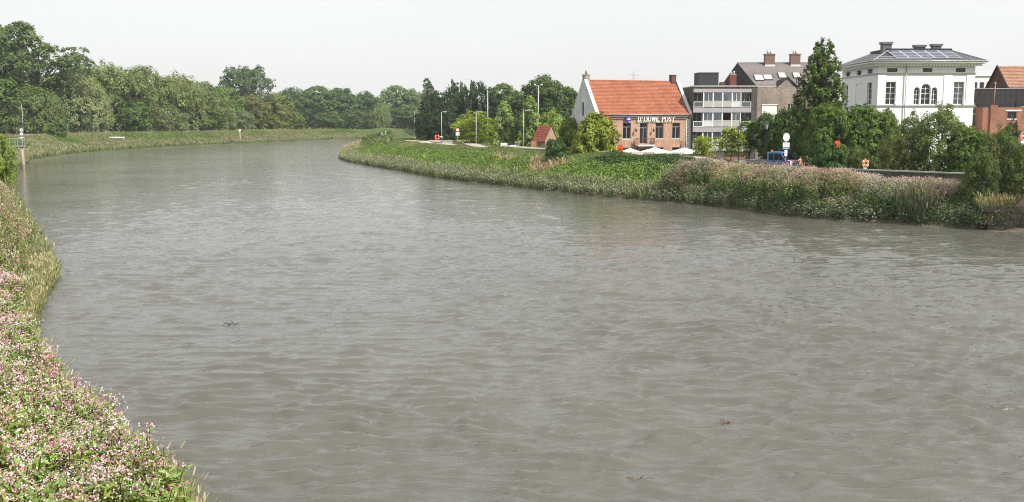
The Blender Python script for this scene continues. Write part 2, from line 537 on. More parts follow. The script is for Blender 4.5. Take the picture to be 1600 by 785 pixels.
def ribbon(name, pts, w, lift, material, label):
    P = catmull(pts, 8)
    V = []; Fs = []
    for i, p in enumerate(P):
        d = P[min(i+1, len(P)-1)] - P[max(i-1, 0)]; d /= np.linalg.norm(d)
        nrm = np.array([-d[1], d[0]])
        zz = max(hz(*p), hz(*(p + nrm*w/2)), hz(*(p - nrm*w/2))) + lift
        for s in (-1, 1): V.append((*(p + nrm*s*w/2), zz))
        for s in (-1, 1): V.append((*(p + nrm*s*w/2), zz - .3))
        if i:
            a, b = 4*(i-1), 4*i
            Fs += [(a, b, b+1, a+1), (a+1, b+1, b+3, a+3), (b, a, a+2, b+2)]
    mb = MB().add(V, Fs)
    return tag(mb.build(name, material), label, None, None, 'structure')
def offset(L, d, y0, y1, sgn):
    out = []
    for i in range(1, len(L)-1, 3):
        if not (y0 <= L[i][1] <= y1): continue
        tg = L[i+1] - L[i-1]; tg = tg / np.linalg.norm(tg)
        out.append(L[i] + sgn*d*np.array([-tg[1], tg[0]]))
    return out
PATHM = mat('pale_gravel', (.36, .33, .28), .95, .15, 1.2, .1, bump=.02)
ribbon('dike_path', offset(RIGHT, 15.6, 112, 262, -1), 2.6, .03, PATHM, 'pale narrow path along the top of the right bank')
ribbon('left_dike_path', offset(LEFT, 18.5, 150, 430, 1), 3.2, .03, mat('asphalt', (.16, .16, .155), .9, .12, 1.5, .15), 'grey path along the top of the left bank')
MB().prism([(28.5, 116), (33, 108), (40, 107), (43, 116), (40, 150), (24, 152), (23.5, 138)], 'z', 2.6, 3.05).build('quay_street', MATS['asphalt'])
tag(bpy.data.objects['quay_street'], 'grey street between the quay wall and the houses', None, None, 'structure')
MB().prism([(-20, 226), (-15, 222), (-6, 232), (-12, 250), (-20, 246)], 'z', 3.0, 4.24).build('turning_area', PATHM)
tag(bpy.data.objects['turning_area'], 'pale gravel area where the path widens behind the dike', None, None, 'structure')

# ------------------------------------------------------------------ windows shared by all buildings
CURT = mat('net_curtain', (.80, .81, .83), .9, .1, 2)
DCURT = mat('maroon_curtain', (.10, .025, .02), .9, .15, 3)
WINC = {}
def window(par, x, z, w, h, y=0.0, nx=2, nz=1, frame=WPAINT, glass=GLASS, rot=0.0, fw=.07, curtain=None, sill=None, name='window', loc=None, transom=None):
    """one window: the frame is the part, its panes, curtain and sill are sub-parts"""
    key = (w, h, nx, nz, frame.name, glass.name, fw, curtain.name if curtain else '', sill.name if sill else '', transom)
    if key not in WINC:
        f = MB()
        f.box(0, fw, 0, .09, 0, h); f.box(w-fw, w, 0, .09, 0, h)
        f.box(fw, w-fw, 0, .09, h-fw, h); f.box(fw, w-fw, 0, .09, 0, fw)
        zb = [fw, h-fw]
        if transom: zb = [fw, transom*h, h-fw]; f.box(fw, w-fw, .012, .08, transom*h-.03, transom*h+.03)
        for i in range(1, nx):
            xx = w*i/nx; f.box(xx-.028, xx+.028, .015, .075, fw, (transom*h - .03) if transom else h-fw)
        for j in range(1, nz):
            zz = h*j/nz; f.box(fw, w-fw, .02, .07, zz-.022, zz+.022)
        g = MB().box(fw*.5, w-fw*.5, .045, .055, fw*.5, h-fw*.5)
        d = {'f': f.mesh('window_frame', frame), 'g': g.mesh('pane', glass)}
        if curtain:
            c = MB(); n = max(8, int(w/.09))
            for i in range(n):
                x0 = fw + (w-2*fw)*i/n; x1 = fw + (w-2*fw)*(i+1)/n
                y0 = .13 + .05*(i % 2); y1 = .13 + .05*((i+1) % 2)
                c.add([(x0,y0,fw),(x1,y1,fw),(x1,y1,h-fw),(x0,y0,h-fw)], [(0,1,2,3)])
            d['c'] = c.mesh('curtain', curtain)
        if sill:
            d['s'] = MB().box(-.08, w+.08, -.2, .05, -.12, -.004).mesh('sill', sill)
        WINC[key] = d
    d = WINC[key]
    o = link(name, d['f'], par, loc or (x, y, z), (0, 0, rot))
    link('pane', d['g'], o)
    if 'c' in d: link('curtain', d['c'], o)
    if 's' in d: link('sill', d['s'], o)
    return o
def front(x, z, d): return (x, d, z)
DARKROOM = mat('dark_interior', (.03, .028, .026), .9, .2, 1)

# ------------------------------------------------------------------ the brick inn with the orange roof
PBRICK = brick_mat('pale_orange_brick', (.43, .255, .165), (.36, .20, .125), (.42, .35, .29))
TILE = mat('orange_pantile', (.325, .122, .070), .85, .2, .8, .15, streak=.08)
GABLE = mat('whitewashed_gable', (.55, .56, .57), .9, .16, .9, .1, streak=.15)
CORN = mat('grey_cornice', (.20, .17, .145), .9, .2, 3)
def slope_tiles(mb, p00, p10, p11, p01, nu, nv, amp=.05, mat_=0):
    """overlapping rows of curved pantiles on the quad p00 (eave left) p10 (eave right) p11 (ridge right) p01"""
    p00, p10, p11, p01 = map(Vector, (p00, p10, p11, p01))
    nrm = (p10-p00).cross(p01-p00).normalized()
    if nrm.z < 0: nrm = -nrm
    rs = random.Random(3)
    for j in range(nv):
        base = len(mb.v)
        jit = [rs.uniform(-.008, .008) for _ in range(nu+1)]
        for e in (0, 1):
            tt = (j + e*1.02) / nv
            lift = amp * (1 - e) * .8
            a = p00.lerp(p01, min(tt, 1)); b = p10.lerp(p11, min(tt, 1))
            for i in range(nu*2 + 1):
                p = a.lerp(b, i/(nu*2))
                mb.v.append(tuple(p + nrm * (lift + (amp*.7 if i % 2 else 0) + jit[i//2])))
        n = nu*2 + 1
        for i in range(nu*2):
            mb.f.append((base+i, base+i+1, base+n+i+1, base+n+i)); mb.m.append(mat_); mb.sm.append(False)
def letters(par, text, x, z, h, y, material, adv=1.0):
    """raised roman capitals with serifs, built from strokes; returns one object per letter"""
    W = .175
    def stem(mb, cx, z0=0, z1=1, w=W, serif=True):
        mb.box(cx-w/2, cx+w/2, 0, .08, z0, z1)
        if serif:
            for zz in ((0, .08), (.92, 1)):
                if (zz[0] == 0 and z0 == 0) or (zz[1] == 1 and z1 == 1): mb.box(cx-w, cx+w, .004, .084, zz[0]-.006, zz[1]+.006)
    def arc(mb, cx, cz, rx, rz, a0, a1, w=W, n=12):
        for i in range(n):
            p = []
            for a in (a0+(a1-a0)*i/n, a0+(a1-a0)*(i+1)/n):
                c, s_ = math.cos(R(a)), math.sin(R(a))
                ww = w*(.55+.45*abs(c))
                p += [(cx+(rx)*c, cz+(rz)*s_), (cx+(rx-ww)*c, cz+(rz-ww*.8)*s_)]
            mb.prism([p[0], p[2], p[3], p[1]], 'y', .002, .078)
    out = []
    for ch in text:
        mb = MB(); wd = .8
        if ch == ' ': x += .30*h*adv; continue
        if ch == "'": mb.box(.1, .24, 0, .08, .62, 1); wd = .3
        elif ch == 'D': stem(mb, .14); arc(mb, .24, .5, .52, .5, -90, 90); wd = .86
        elif ch == 'O': arc(mb, .42, .5, .42, .52, 0, 360, n=20); wd = .92
        elif ch == 'U': stem(mb, .14, .35, 1); stem(mb, .68, .35, 1, .1); arc(mb, .4, .36, .345, .38, 180, 360); wd = .9
        elif ch == 'W':
            for a, b, w in ((.06, .3, W), (.3, .5, .09), (.5, .74, W), (.74, .95, .09)):
                up = (a < .1 or abs(a-.5) < .01)
                za, zb = (1, 0) if up else (0, 1)
                mb.prism([(a-w/2, za), (a+w/2, za), (b+w/2, zb), (b-w/2, zb)], 'y', .001*a, .08+.001*a)
            for c in (.06, .95): mb.box(c-.14, c+.14, .004, .084, .93, 1.006)
            wd = 1.12
        elif ch == 'E':
            stem(mb, .14)
            for zz, l in ((0, .62), (.45, .5), (.9, .6)): mb.box(.1, l, .005, .085, zz, zz+.1)
            mb.box(.55, .62, .002, .082, 0, .26); mb.box(.54, .6, .002, .082, .74, 1)
            wd = .74
        elif ch == 'P': stem(mb, .14); arc(mb, .26, .73, .4, .27, -90, 90); wd = .74
        elif ch == 'S': arc(mb, .33, .74, .28, .27, 20, 270); arc(mb, .33, .27, .3, .28, -160, 90); wd = .7
        elif ch == 'T': stem(mb, .4); mb.box(.02, .78, .005, .085, .9, 1.006); mb.box(.02, .1, .002, .082, .74, 1); mb.box(.7, .78, .002, .082, .74, 1); wd = .84
        mb.v = [(p[0]*h, p[1], p[2]*h) for p in mb.v]
        out.append(mb.build('letter', material, par, (x, y, z)))
        x += wd*h*adv
    return out
inn = thing('brick_inn', "old brick inn with steep orange tiled roof and white lettering", 'inn', (12.38, 150, 2.35), R(20))
L, D, EZ, RZ = 15.15, 8.6, 7.35, 12.2
m = MB()
holes = [(4.16, 5.46, 3.8, 6.15), (6.94, 8.2, 3.05, 6.15), (9.54, 10.86, 3.8, 6.15), (12.34, 13.64, 3.8, 6.15)]
low = [(1.2, 2.5, .7, 2.5), (4.2, 5.5, .7, 2.5), (7.05, 8.05, .05, 2.3), (9.6, 10.9, .7, 2.5), (12.4, 13.6, .7, 2.5)]
m.holed(L, EZ, holes + low, .22, front)
m.add([(L,0,0),(L,D,0),(L,D,EZ),(L,0,EZ)], [(0,1,2,3)])
m.add([(0,D,0),(L,D,0),(L,D,EZ),(0,D,EZ)], [(0,1,2,3)])
m.build('wall', PBRICK, inn)
m = MB(); m.box(.3, L-.3, .6, .7, .1, EZ-.2); m.build('interior', DARKROOM, inn)
for x0, x1 in ((-.32, 0), (L, L+.3)):
    g = MB(); g.prism([(-.12, -.1), (D+.1, -.1), (D+.1, EZ-.7), (D/2+.35, RZ+.25), (D/2-.35, RZ+.25), (-.35, EZ-.1), (-.12, EZ-.5)], 'x', x0, x1)
    g.build('gable', GABLE, inn)
for x0, x1 in ((-.36, .14), (L-.12, L+.34)):
    g = MB(); g.prism([(-.38, EZ-.1), (D/2-.34, RZ+.24), (D/2-.34, RZ+.42), (-.48, EZ+.06)], 'x', x0, x1)
    g.build('verge', WPAINT, inn)
    g = MB(); g.prism([(D+.14, EZ-.66), (D/2+.34, RZ+.24), (D/2+.34, RZ+.42), (D+.24, EZ-.5)], 'x', x0, x1)
    g.build('verge', WPAINT, inn)
r_ = MB(); slope_tiles(r_, (.14, -.42, EZ+.02), (L-.12, -.42, EZ+.02), (L-.12, D/2, RZ+.2), (.14, D/2, RZ+.2), 52, 24)
r_.add([(.14, D+.2, EZ-.6), (L-.12, D+.2, EZ-.6), (L-.12, D/2, RZ+.2), (.14, D/2, RZ+.2)], [(0,1,2,3)])
rf = r_.build('roof', TILE, inn)
rd = MB()
for i in range(37):
    x0 = .14 + i*.402
    rd.tube([(x0, D/2, RZ+.16), (x0+.39, D/2, RZ+.18)], [.15, .17], 7, 0)
tag(rd.build('ridge_tiles', TILE, rf), kind='stuff')
c = MB(); c.box(.02, L-.02, -.34, -.003, EZ-.35, EZ-.06); c.box(.02, L-.02, -.2, -.004, EZ-.62, EZ-.353)
c.build('cornice', CORN, inn)
MB().tube([(0, -.44, EZ-.02), (L, -.44, EZ-.02)], .075, 8).build('gutter', mat('zinc', (.34, .35, .36), .5, .15, 3, metal=.4), inn)
MB().tube([(L-.45, -.1, EZ-.1), (L-.45, -.1, .1)], .05, 8).build('downpipe', WPAINT, inn)
qn = MB()
for i in range(22): qn.box(L-.02-(.34 if i % 2 else .2), L+.004, -.03, .02, .2+i*.3, .2+i*.3+.24)
tag(qn.build('quoins', WPAINT, inn), kind='stuff')
BROWNF = mat('brown_frame', (.075, .05, .04), .6, .15, 4)
GREYF = mat('pale_grey_frame', (.40, .40, .38), .6, .1, 4)
for (a, b, c0, d0) in (holes[0], holes[2], holes[3]):
    window(inn, a, c0, b-a, d0-c0, .17, 2, 1, GREYF, GLASS, curtain=None, sill=STONE, transom=.74)
    hd = MB(); n = 7
    for i in range(n): hd.box(a-.1+i*(b-a+.2)/n+.01, a-.1+(i+1)*(b-a+.2)/n-.01, -.02, -.002, d0, d0+.26)
    hd.build('lintel', mat('pale_lintel', (.45, .30, .22), .9, .15, 3), inn)
o = window(inn, 6.94, 3.05, 1.26, 3.1, .17, 2, 1, GREYF, GLASS, name='balcony_door', transom=.76)
for (a, b, c0, d0) in low:
    window(inn, a, c0, b-a, d0-c0, .17, 2, 1, BROWNF, GLASS, sill=STONE)
bl = MB().box(6.2, 8.95, -1.0, -.004, 2.72, 2.92).build('balcony', WPAINT, inn)
rl = MB()
for k in range(15):
    x0 = 6.25 + k*.19; rl.box(x0, x0+.025, -.96, -.93, 2.925, 3.85)
rl.box(6.2, 8.95, -.98, -.91, 3.852, 3.90)
for x0 in (6.2, 8.9):
    rl.box(x0, x0+.05, -.905, -.02, 3.85, 3.9)
    for k in range(6): rl.box(x0, x0+.025, -.9+k*.16, -.875+k*.16, 2.925, 3.849)
rl.build('railing', mat('rusty_iron', (.10, .055, .04), .8, .25, 6), bl)
for x0 in (6.5, 8.5): MB().prism([(-.85, 2.715), (-.01, 2.715), (-.01, 2.0)], 'x', x0, x0+.12).build('bracket', CORN, bl)
SIGNW = mat('sign_white', (.85, .85, .82), .5, .03, 3)
for l_ in letters(inn, "D' OUWE  POST", 6.42, 6.34, .72, -.30, SIGNW, .96): pass
sb = MB().box(4.37, 5.3, -.5, -.36, 6.42, 7.02).build('blue_sign', mat('sign_blue', (.045, .05, .30), .45, .05, 3), inn)
em = MB()
em.prism([(4.52, 6.62), (5.16, 6.62), (5.06, 6.74), (4.62, 6.74)], 'y', -.52, -.502); em.prism([(4.78, 6.75), (5.02, 6.75), (4.98, 6.88), (4.84, 6.86)], 'y', -.52, -.502)
em.build('emblem', SIGNW, sb)
rsn = MB().prism([(.5, 6.62), (.5, 7.05), (.9, 7.18), (1.6, 7.12), (1.78, 6.8), (1.5, 6.55), (.9, 6.5)], 'y', -.55, -.40).build('red_sign', RED, inn)
MB().prism([(.8, 6.75), (1.2, 6.95), (1.5, 6.8), (1.2, 6.65)], 'y', -.57, -.552).build('emblem', SIGNW, rsn)
for x0 in (6.1, 9.0):
    wl = MB(); wl.tube([(x0, -.01, 5.2), (x0, -.3, 5.35), (x0, -.45, 5.2)], .025, 6); wl.lathe([(.01, .4), (.16, .3), (.12, 0), (.02, -.05)], 8, (x0, -.45, 4.85)); wl.build('wall_lantern', DARKM, inn)
rs = random.Random(8)
vine = MB()
for x0, x1 in ((5.6, 6.3), (8.5, 9.3), (13.7, 14.5)):
    for k in range(9):
        a = rs.uniform(x0, x1); z0 = rs.uniform(2.2, 2.6)
        vine.tube([(a, -.06, z0-.4), (a+rs.uniform(-.3,.4), -.1, z0+.5), (a+rs.uniform(-.4,.6), -.09, z0+1.1)], [.02,.016,.008], 4)
tag(vine.build('climbing_stems', BARK, inn), kind='stuff')
ch = MB().box(-.3, .5, 3.85, 4.75, RZ-.3, RZ+.95); ch.box(-.36, .56, 3.79, 4.81, RZ+.95, RZ+1.05)
c1 = ch.build('chimney', mat('grey_brick_chimney', (.30, .27, .25), .9, .2, 3), inn)
TERRA = mat('terracotta', (.30, .13, .08), .9, .2, 4)
MB().tube([(-.02, 4.1, RZ+1.05), (-.02, 4.1, RZ+1.65)], [.14, .11], 8).build('chimney_pot', TERRA, c1)
MB().tube([(.3, 4.5, RZ+1.05), (.3, 4.5, RZ+1.4)], [.13, .1], 8).build('chimney_pot', TERRA, c1)
ch = MB().box(L-.95, L-.15, 3.9, 4.7, RZ-.2, RZ+1.1); ch.box(L-1.0, L-.1, 3.85, 4.75, RZ+1.1, RZ+1.22)
ch.build('chimney', mat('dark_red_brick', (.115, .055, .042), .9, .2, 3), inn)
gw = MB(); gw.box(-.345, -.325, 4.1, 4.55, 7.2, 9.2); gw.build('gable_slit_window', GLASS, inn)

# ------------------------------------------------------------------ the flats with balcony bands
GBRICK = brick_mat('dark_grey_brick', (.085, .075, .07), (.065, .06, .056), (.12, .115, .11))
LAV = mat('lavender_panel', (.37, .35, .37), .7, .06, 1.5, streak=.06)
flats = thing('apartment_block', "low block of flats with white balcony bands and net curtains", 'flats', (26.98, 154.4, 2.4))
FW, FH = 9.6, 11.45
m = MB(); m.box(0, .07, 0, 11, 0, FH); m.box(8.72, FW, 0, 11, 0, FH-.04)
m.box(.072, 8.718, 1.2, 11, 0, FH-.02)
m.build('wall', GBRICK, flats)
MB().box(-.06, FW+.05, -.12, 11.1, FH, FH+.14).build('roof_edge', mat('pale_coping', (.50, .50, .48), .7, .1, 2), flats)
xs = [.10, 1.58, 3.02, 4.43, 5.85, 7.17, 8.70]
FLZ = [8.38, 5.48, 2.68]          # underside of each storey's parapet band
for k, zf in enumerate(FLZ):
    MB().box(.07, 8.71, -.15, 1.19, zf-.75, zf-.05).build('balcony_slab', LAV, flats)
    for i in range(6):
        a, b = xs[i], xs[i+1]
        if i in (0, 5):
            window(flats, a+.02, zf+.05, b-a-.04, 2.12, .95, 2, 1, WPAINT, CLEAR, curtain=CURT if (i+k) % 2 == 0 else mat('grey_curtain', (.44, .46, .50), .9, .1, 2), name='balcony_door')
            rl = MB(); 
            rl.box(a+.02, b-.02, -.13, -.08, zf+.78, zf+.85); rl.box(a+.02, b-.02, -.13, -.08, zf+.02, zf+.09)
            for xx in (a+.02, b-.09): rl.box(xx, xx+.07, -.125, -.085, zf+.092, zf+.778)
            rr = rl.build('balcony_rail', WPAINT, flats)
            MB().box(a+.092, b-.092, -.11, -.1, zf+.1, zf+.77).build('rail_glass', glass_mat('smoked_glass', (.10, .105, .11)) if 'smoked_glass' not in MATS else MATS['smoked_glass'], rr)
        else:
            MB().box(a+.04, b-.04, -.06, .1, zf+.06, zf+.84).build('parapet_panel', mat('white_panel', (.60, .60, .58), .7, .06, 2) if (i*3+k) % 4 == 0 else mat('cream_panel', (.42, .41, .385), .7, .08, 2), flats)
            cu = CURT
            if k == 1 and i in (3,): cu = DCURT
            if k == 2: cu = mat('grey_curtain', (.44, .46, .50), .9, .1, 2)
            window(flats, a+.05, zf+.88, b-a-.1, 1.29, .0, 2 if i in (1, 4) else 1, 1, WPAINT, CLEAR, curtain=cu)
    for i in range(1, 6): MB().box(xs[i]-.05, xs[i]+.05, -.075, .12, zf+.0, zf+2.2).build('mullion', WPAINT, flats)
    MB().box(.08, 8.705, 1.0, 1.18, zf-.04, zf+2.2).build('room_back', mat('dim_room', (.16, .155, .15), .9, .2, 1), flats)
MB().box(.076, 8.712, -.1, 1.0, FLZ[0]+2.22, FH-.35).build('fascia', LAV, flats)
MB().box(.077, 8.711, -.02, 1.0, FH-.348, FH-.003).build('shadow_gap', GBRICK, flats)
RBB = brick_mat('red_brown_brick', (.23, .12, .085), (.19, .10, .07), (.3, .26, .23))
for a, b in ((.08, 2.8), (5.1, 8.7)): MB().box(a, b, .45, 1.19, 0, 1.88).build('ground_floor_wall', RBB, flats)
MB().box(2.82, 5.08, .6, 1.19, .0, 1.88).build('garage_door', mat('pale_door', (.45, .44, .45), .7, .1, 2), flats)
window(flats, .5, .3, 1.8, 1.4, .38, 3, 1, WPAINT, GLASS)
ph = MB().box(1.35, 4.4, 3.2, 7.0, FH+.14, FH+2.15); ph.box(1.3, 4.45, 3.15, 7.05, FH+2.15, FH+2.23)
ph.build('roof_hut', mat('black_slate', (.035, .036, .04), .7, .25, 2.5, streak=.15), flats)
MB().box(4.55, 5.4, 3.0, 3.5, FH+.14, FH+.45).box(4.45, 5.5, 2.95, 3.55, FH+.45, FH+.56).box(4.6, 5.3, 3.0, 3.5, FH+.56, FH+.8).build('chimney', MATS['dark_red_brick'], flats)
c3 = MB().box(6.3, 7.3, 4.0, 5.0, FH-.2, FH+1.95).build('chimney', mat('maroon_brick', (.14, .05, .04), .9, .2, 3), flats)
MB().box(6.35, 7.25, 4.05, 4.95, FH+1.953, FH+2.05).build('chimney_cap', GREYM, c3)
for xx, hh in ((6.6, 2.4), (7.0, 2.5)): MB().tube([(xx,4.5,FH+2.05),(xx,4.5,FH+hh)],.13,8).build('chimney_pot', GREYM, c3)

# ------------------------------------------------------------------ the brown brick house with the slate roof
BBRICK = brick_mat('mottled_brown_brick', (.30, .235, .185), (.22, .17, .135), (.36, .33, .30), .25)
SLATE = mat('weathered_slate', (.205, .180, .172), .8, .16, 2.2, .3, streak=.1)
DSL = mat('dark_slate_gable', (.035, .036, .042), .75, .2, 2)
town = thing('brick_town_house', "mottled brown brick house with grey slate roof and two chimneys", 'house', (36.62, 154.8, 2.4))
TW, TH = 11.5, 11.45
m = MB()
hs = [(.75, 3.15, 6.3, 8.5+.3), (.75, 3.15, 2.6, 5.0), (4.6, 5.6, 6.0, 8.9)]
m.holed(5.9, TH, hs, .18, front)
m.prism([(3.0, TH), (5.6, TH), (4.62, 12.75), (4.45, 12.75)], 'y', 0.004, .25)
m.add([(5.9,0,0),(5.9,9,0),(5.9,9,TH),(5.9,0,TH)], [(0,1,2,3)]).add([(0,0,0),(0,9,0),(0,9,TH),(0,0,TH)], [(3,2,1,0)])
m.box(5.901, TW+.8, .9, 12.5, 0, TH-.1)
m.prism([(.95, TH-.1), (12.5, TH-.1), (6.55, TH+3.8)], 'x', TW+.5, TW+.8)
m.prism([(5.95, TH-.45), (8.2, TH-.45), (7.15, 12.2), (7.0, 12.2)], 'y', .2, .45)
m.build('wall', BBRICK, town)
MB().box(-.02, 3.6, -.06, .3, TH+.003, TH+.10).build('coping', mat('pale_coping2', (.62, .61, .58), .7, .08, 2), town)
MB().box(.3, 5.6, .5, .6, 1, TH-.3).build('interior', DARKROOM, town)
rf = MB()
nrow = 22
for j in range(nrow):
    a, b = j/nrow, (j+1)/nrow
    y0, z0 = .25 + 6.3*a, TH + .02 + 3.85*a
    y1, z1 = .25 + 6.3*b, TH + .02 + 3.85*b
    x0, x1 = -3.1 + 1.4*a*0, TW+1
    x0 = .0 - 1.65*a*1.0
    rf.add([(x0, y0, z0+.035), (x1, y0, z0+.035), (x1, y1, z1), (-1.65*b, y1, z1)], [(0,1,2,3)])
rf.add([(TW+1, 6.55, TH+3.87), (-1.65, 6.55, TH+3.87), (-3.2, 12.8, TH), (TW+1, 12.8, TH)], [(0,1,2,3)])
roof = rf.build('roof', SLATE, town)
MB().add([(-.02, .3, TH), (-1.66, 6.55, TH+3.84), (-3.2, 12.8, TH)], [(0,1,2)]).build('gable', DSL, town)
MB().bar((-1.66, 6.55, TH+3.9), (TW+1, 6.55, TH+3.9), .22, .1).build('ridge', mat('grey_ridge', (.24, .22, .215), .8, .15, 3), roof)
for x0 in (2.45, 6.4):
    c_ = MB().box(x0, x0+1.5, 5.7, 6.6, TH+3.1, TH+5.05); c_.box(x0-.08, x0+1.58, 5.62, 6.68, TH+5.05, TH+5.2)
    k_ = c_.build('chimney', mat('chimney_brown', (.19, .125, .10), .9, .22, 3), town)
    for xx in (.5, .9): MB().tube([(x0+xx, 6.1, TH+5.2), (x0+xx, 6.1, TH+5.75)], .14, 8).build('flue', GREYM, k_)
    MB().box(x0-.02, x0+1.52, 5.55, 5.69, TH+3.02, TH+3.55).build('flashing', mat('lead_white', (.60, .60, .58), .6, .1, 3), k_)
def skylight(x, yf, w, h):
    s = MB(); a = math.atan2(3.85, 6.3)
    zf = TH + .02 + 3.85*(yf-.25)/6.3
    o = MB().box(0, w, 0, h, 0, .13).build('skylight', mat('skylight_frame', (.10, .095, .09), .5, .1, 4), town, (x, yf, zf+.04), (a, 0, 0))
    MB().box(.09, w-.09, .09, h-.09, .132, .15).build('blind', mat('skylight_blind', (.74, .71, .64), .6, .06, 3), o)
skylight(.1, 1.65, 1.35, 1.7); skylight(1.5, 1.85, 1.3, 1.5); skylight(3.85, 2.3, 1.15, 1.6); skylight(6.1, 2.3, 1.1, 1.6)
for cx, zt, w2, zb, yy in ((4.5, 12.85, 1.55, TH-.1, 0), (7.08, 12.3, 1.35, TH-.5, .2)):
    dm = MB()
    for sg in (-1, 1):
        dm.add([(cx, yy-.1, zt), (cx+sg*w2, yy-.1, zb+.1), (cx+sg*w2, 2.2, zb+.9), (cx, 2.9, zt)], [(0,1,2,3)])
        dm.bar((cx, yy-.09, zt), (cx+sg*w2, yy-.09, zb+.1), .14, .16)
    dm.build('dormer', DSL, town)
sh = MB()
for k in range(16): sh.box(.82, 3.08, .06+.012*(k % 2), .14, 6.36+k*.152, 6.36+k*.152+.149)
tag(sh.build('roller_shutter', mat('shutter_white', (.78, .77, .75), .5, .03, 3), town), kind='stuff')
fr = MB().box(.75, 3.15, -.02, .055, 8.72, 8.85).box(.75, 3.15, -.02, .055, 6.25, 6.33).build('shutter_frame', WPAINT, town)
window(town, .75, 2.6, 2.4, 2.4, .1, 3, 1, WPAINT, CLEAR, curtain=CURT, sill=STONE)
window(town, 4.6, 6.0, 1.0, 2.9, .1, 2, 1, WPAINT, GLASS, name='balcony_door')
bl = MB().box(4.2, 8.1, -1.1, .88, 5.3, 5.75).build('balcony', mat('dark_concrete', (.12, .115, .11), .9, .2, 2), town)
rl = MB()
for zz in (5.95, 6.2, 6.45, 6.72): rl.box(4.25, 8.05, -1.06, -1.02, zz, zz+.06)
for k in range(6): rl.box(4.25+k*.75, 4.31+k*.75, -1.07, -1.01, 5.752, 6.8)
rl.build('railing', WPAINT, bl)
MB().box(6.2, 7.6, .85, .895, 5.8, 9.6).build('balcony_recess', mat('dark_wood', (.07, .035, .028), .8, .2, 3), town)

# ------------------------------------------------------------------ the white mansion
man = thing('white_mansion', "white stuccoed mansion with hipped slate roof and solar panels", 'mansion', (44.1, 125, 3.0))
MW, MD, MH = 11.65, 13.6, 12.45
BLUEW = mat('cool_white_stucco', (.80, .80, .80), .85, .02, .8, .2, streak=.025)
m = MB()
arch = [(4.42, 5.12, 7.72, 9.75), (5.28, 6.42, 7.72, 9.75), (6.55, 7.22, 7.72, 9.75)]
fh = [(1.0, 2.22, 7.72, 10.45), (9.2, 10.45, 7.72, 10.45), (1.05, 2.3, 11.6, 12.05), (5.35, 6.5, 11.6, 12.05), (9.3, 10.5, 11.6, 12.05),
      (1.0, 2.25, 1.8, 5.0), (5.1, 6.6, .3, 4.6), (9.2, 10.45, 1.8, 5.0)] + arch
m.holed(MW, MH, [h for h in fh if h not in arch] + [(4.42, 7.22, 7.72, 10.35)], .28, front)
lf = [(2.0, 3.8, 11.55, 12.1), (6.1, 7.8, 11.55, 12.1), (10.3, 12.2, 11.55, 12.1), (2.0, 3.7, 7.72, 10.45), (11.0, 12.3, 7.72, 10.45), (2.0, 3.7, 1.8, 5.0), (6.0, 7.9, 1.0, 5.0), (11.0, 12.3, 1.8, 5.0)]
leftw = lambda x, z, d: (d, x, z)
m.holed(MD, MH, lf + [(5.95, 8.0, 7.72, 10.45)], .28, leftw)
m.add([(.1, 5.9, 7.7), (.1, 8.05, 7.7), (.1, 8.05, 10.5), (.1, 5.9, 10.5)], [(0,1,2,3)])
m.add([(MW,0,0),(MW,MD,0),(MW,MD,MH),(MW,0,MH)], [(0,1,2,3)]).add([(0,MD,0),(MW,MD,0),(MW,MD,MH),(0,MD,MH)], [(0,1,2,3)])
# wall round the three arched lights
def arch_fill(mb, x0, x1, zs, cs, zt):
    """flat wall between x0..x1 above the spring lines, with semicircles cut out of it"""
    cuts = sorted({x0, x1} | {c-r for c, r in cs} | {c+r for c, r in cs})
    def top(x):
        for c, r in cs:
            if abs(x-c) < r + 1e-9: return zs[cs.index((c, r))] + math.sqrt(max(0, r*r-(x-c)**2))
        return None
    for a, b in zip(cuts[:-1], cuts[1:]):
        mid = (a+b)/2
        n = 14 if top(mid) is not None else 1
        for i in range(n):
            p = a + (b-a)*i/n; q_ = a + (b-a)*(i+1)/n
            lo = lambda x: (top(x) if top(mid) is not None and top(x) is not None else 7.72)
            mb.add([(p, 0, lo(p)), (q_, 0, lo(q_)), (q_, 0, zt), (p, 0, zt)], [(0,1,2,3)])
            if top(mid) is not None:
                mb.add([(p, 0, lo(p)), (q_, 0, lo(q_)), (q_, .28, lo(q_)), (p, .28, lo(p))], [(3,2,1,0)])
    for (c, r), z0 in zip(cs, zs):
        for sg in (-1, 1): mb.add([(c+sg*r, 0, 7.72), (c+sg*r, .28, 7.72), (c+sg*r, .28, z0), (c+sg*r, 0, z0)], [(0,1,2,3)])
CS = [(4.77, .35), (5.85, .57), (6.885, .335)]; ZS = [9.45, 9.62, 9.45]
arch_fill(m, 4.42, 7.22, ZS, CS, 10.35)
m.build('wall', BLUEW, man)
MB().box(.6, MW-.3, .62, .72, .2, MH-.3).box(.62, .72, .75, MD-.3, .2, MH-.3).build('interior', DARKROOM, man)
fr = MB()
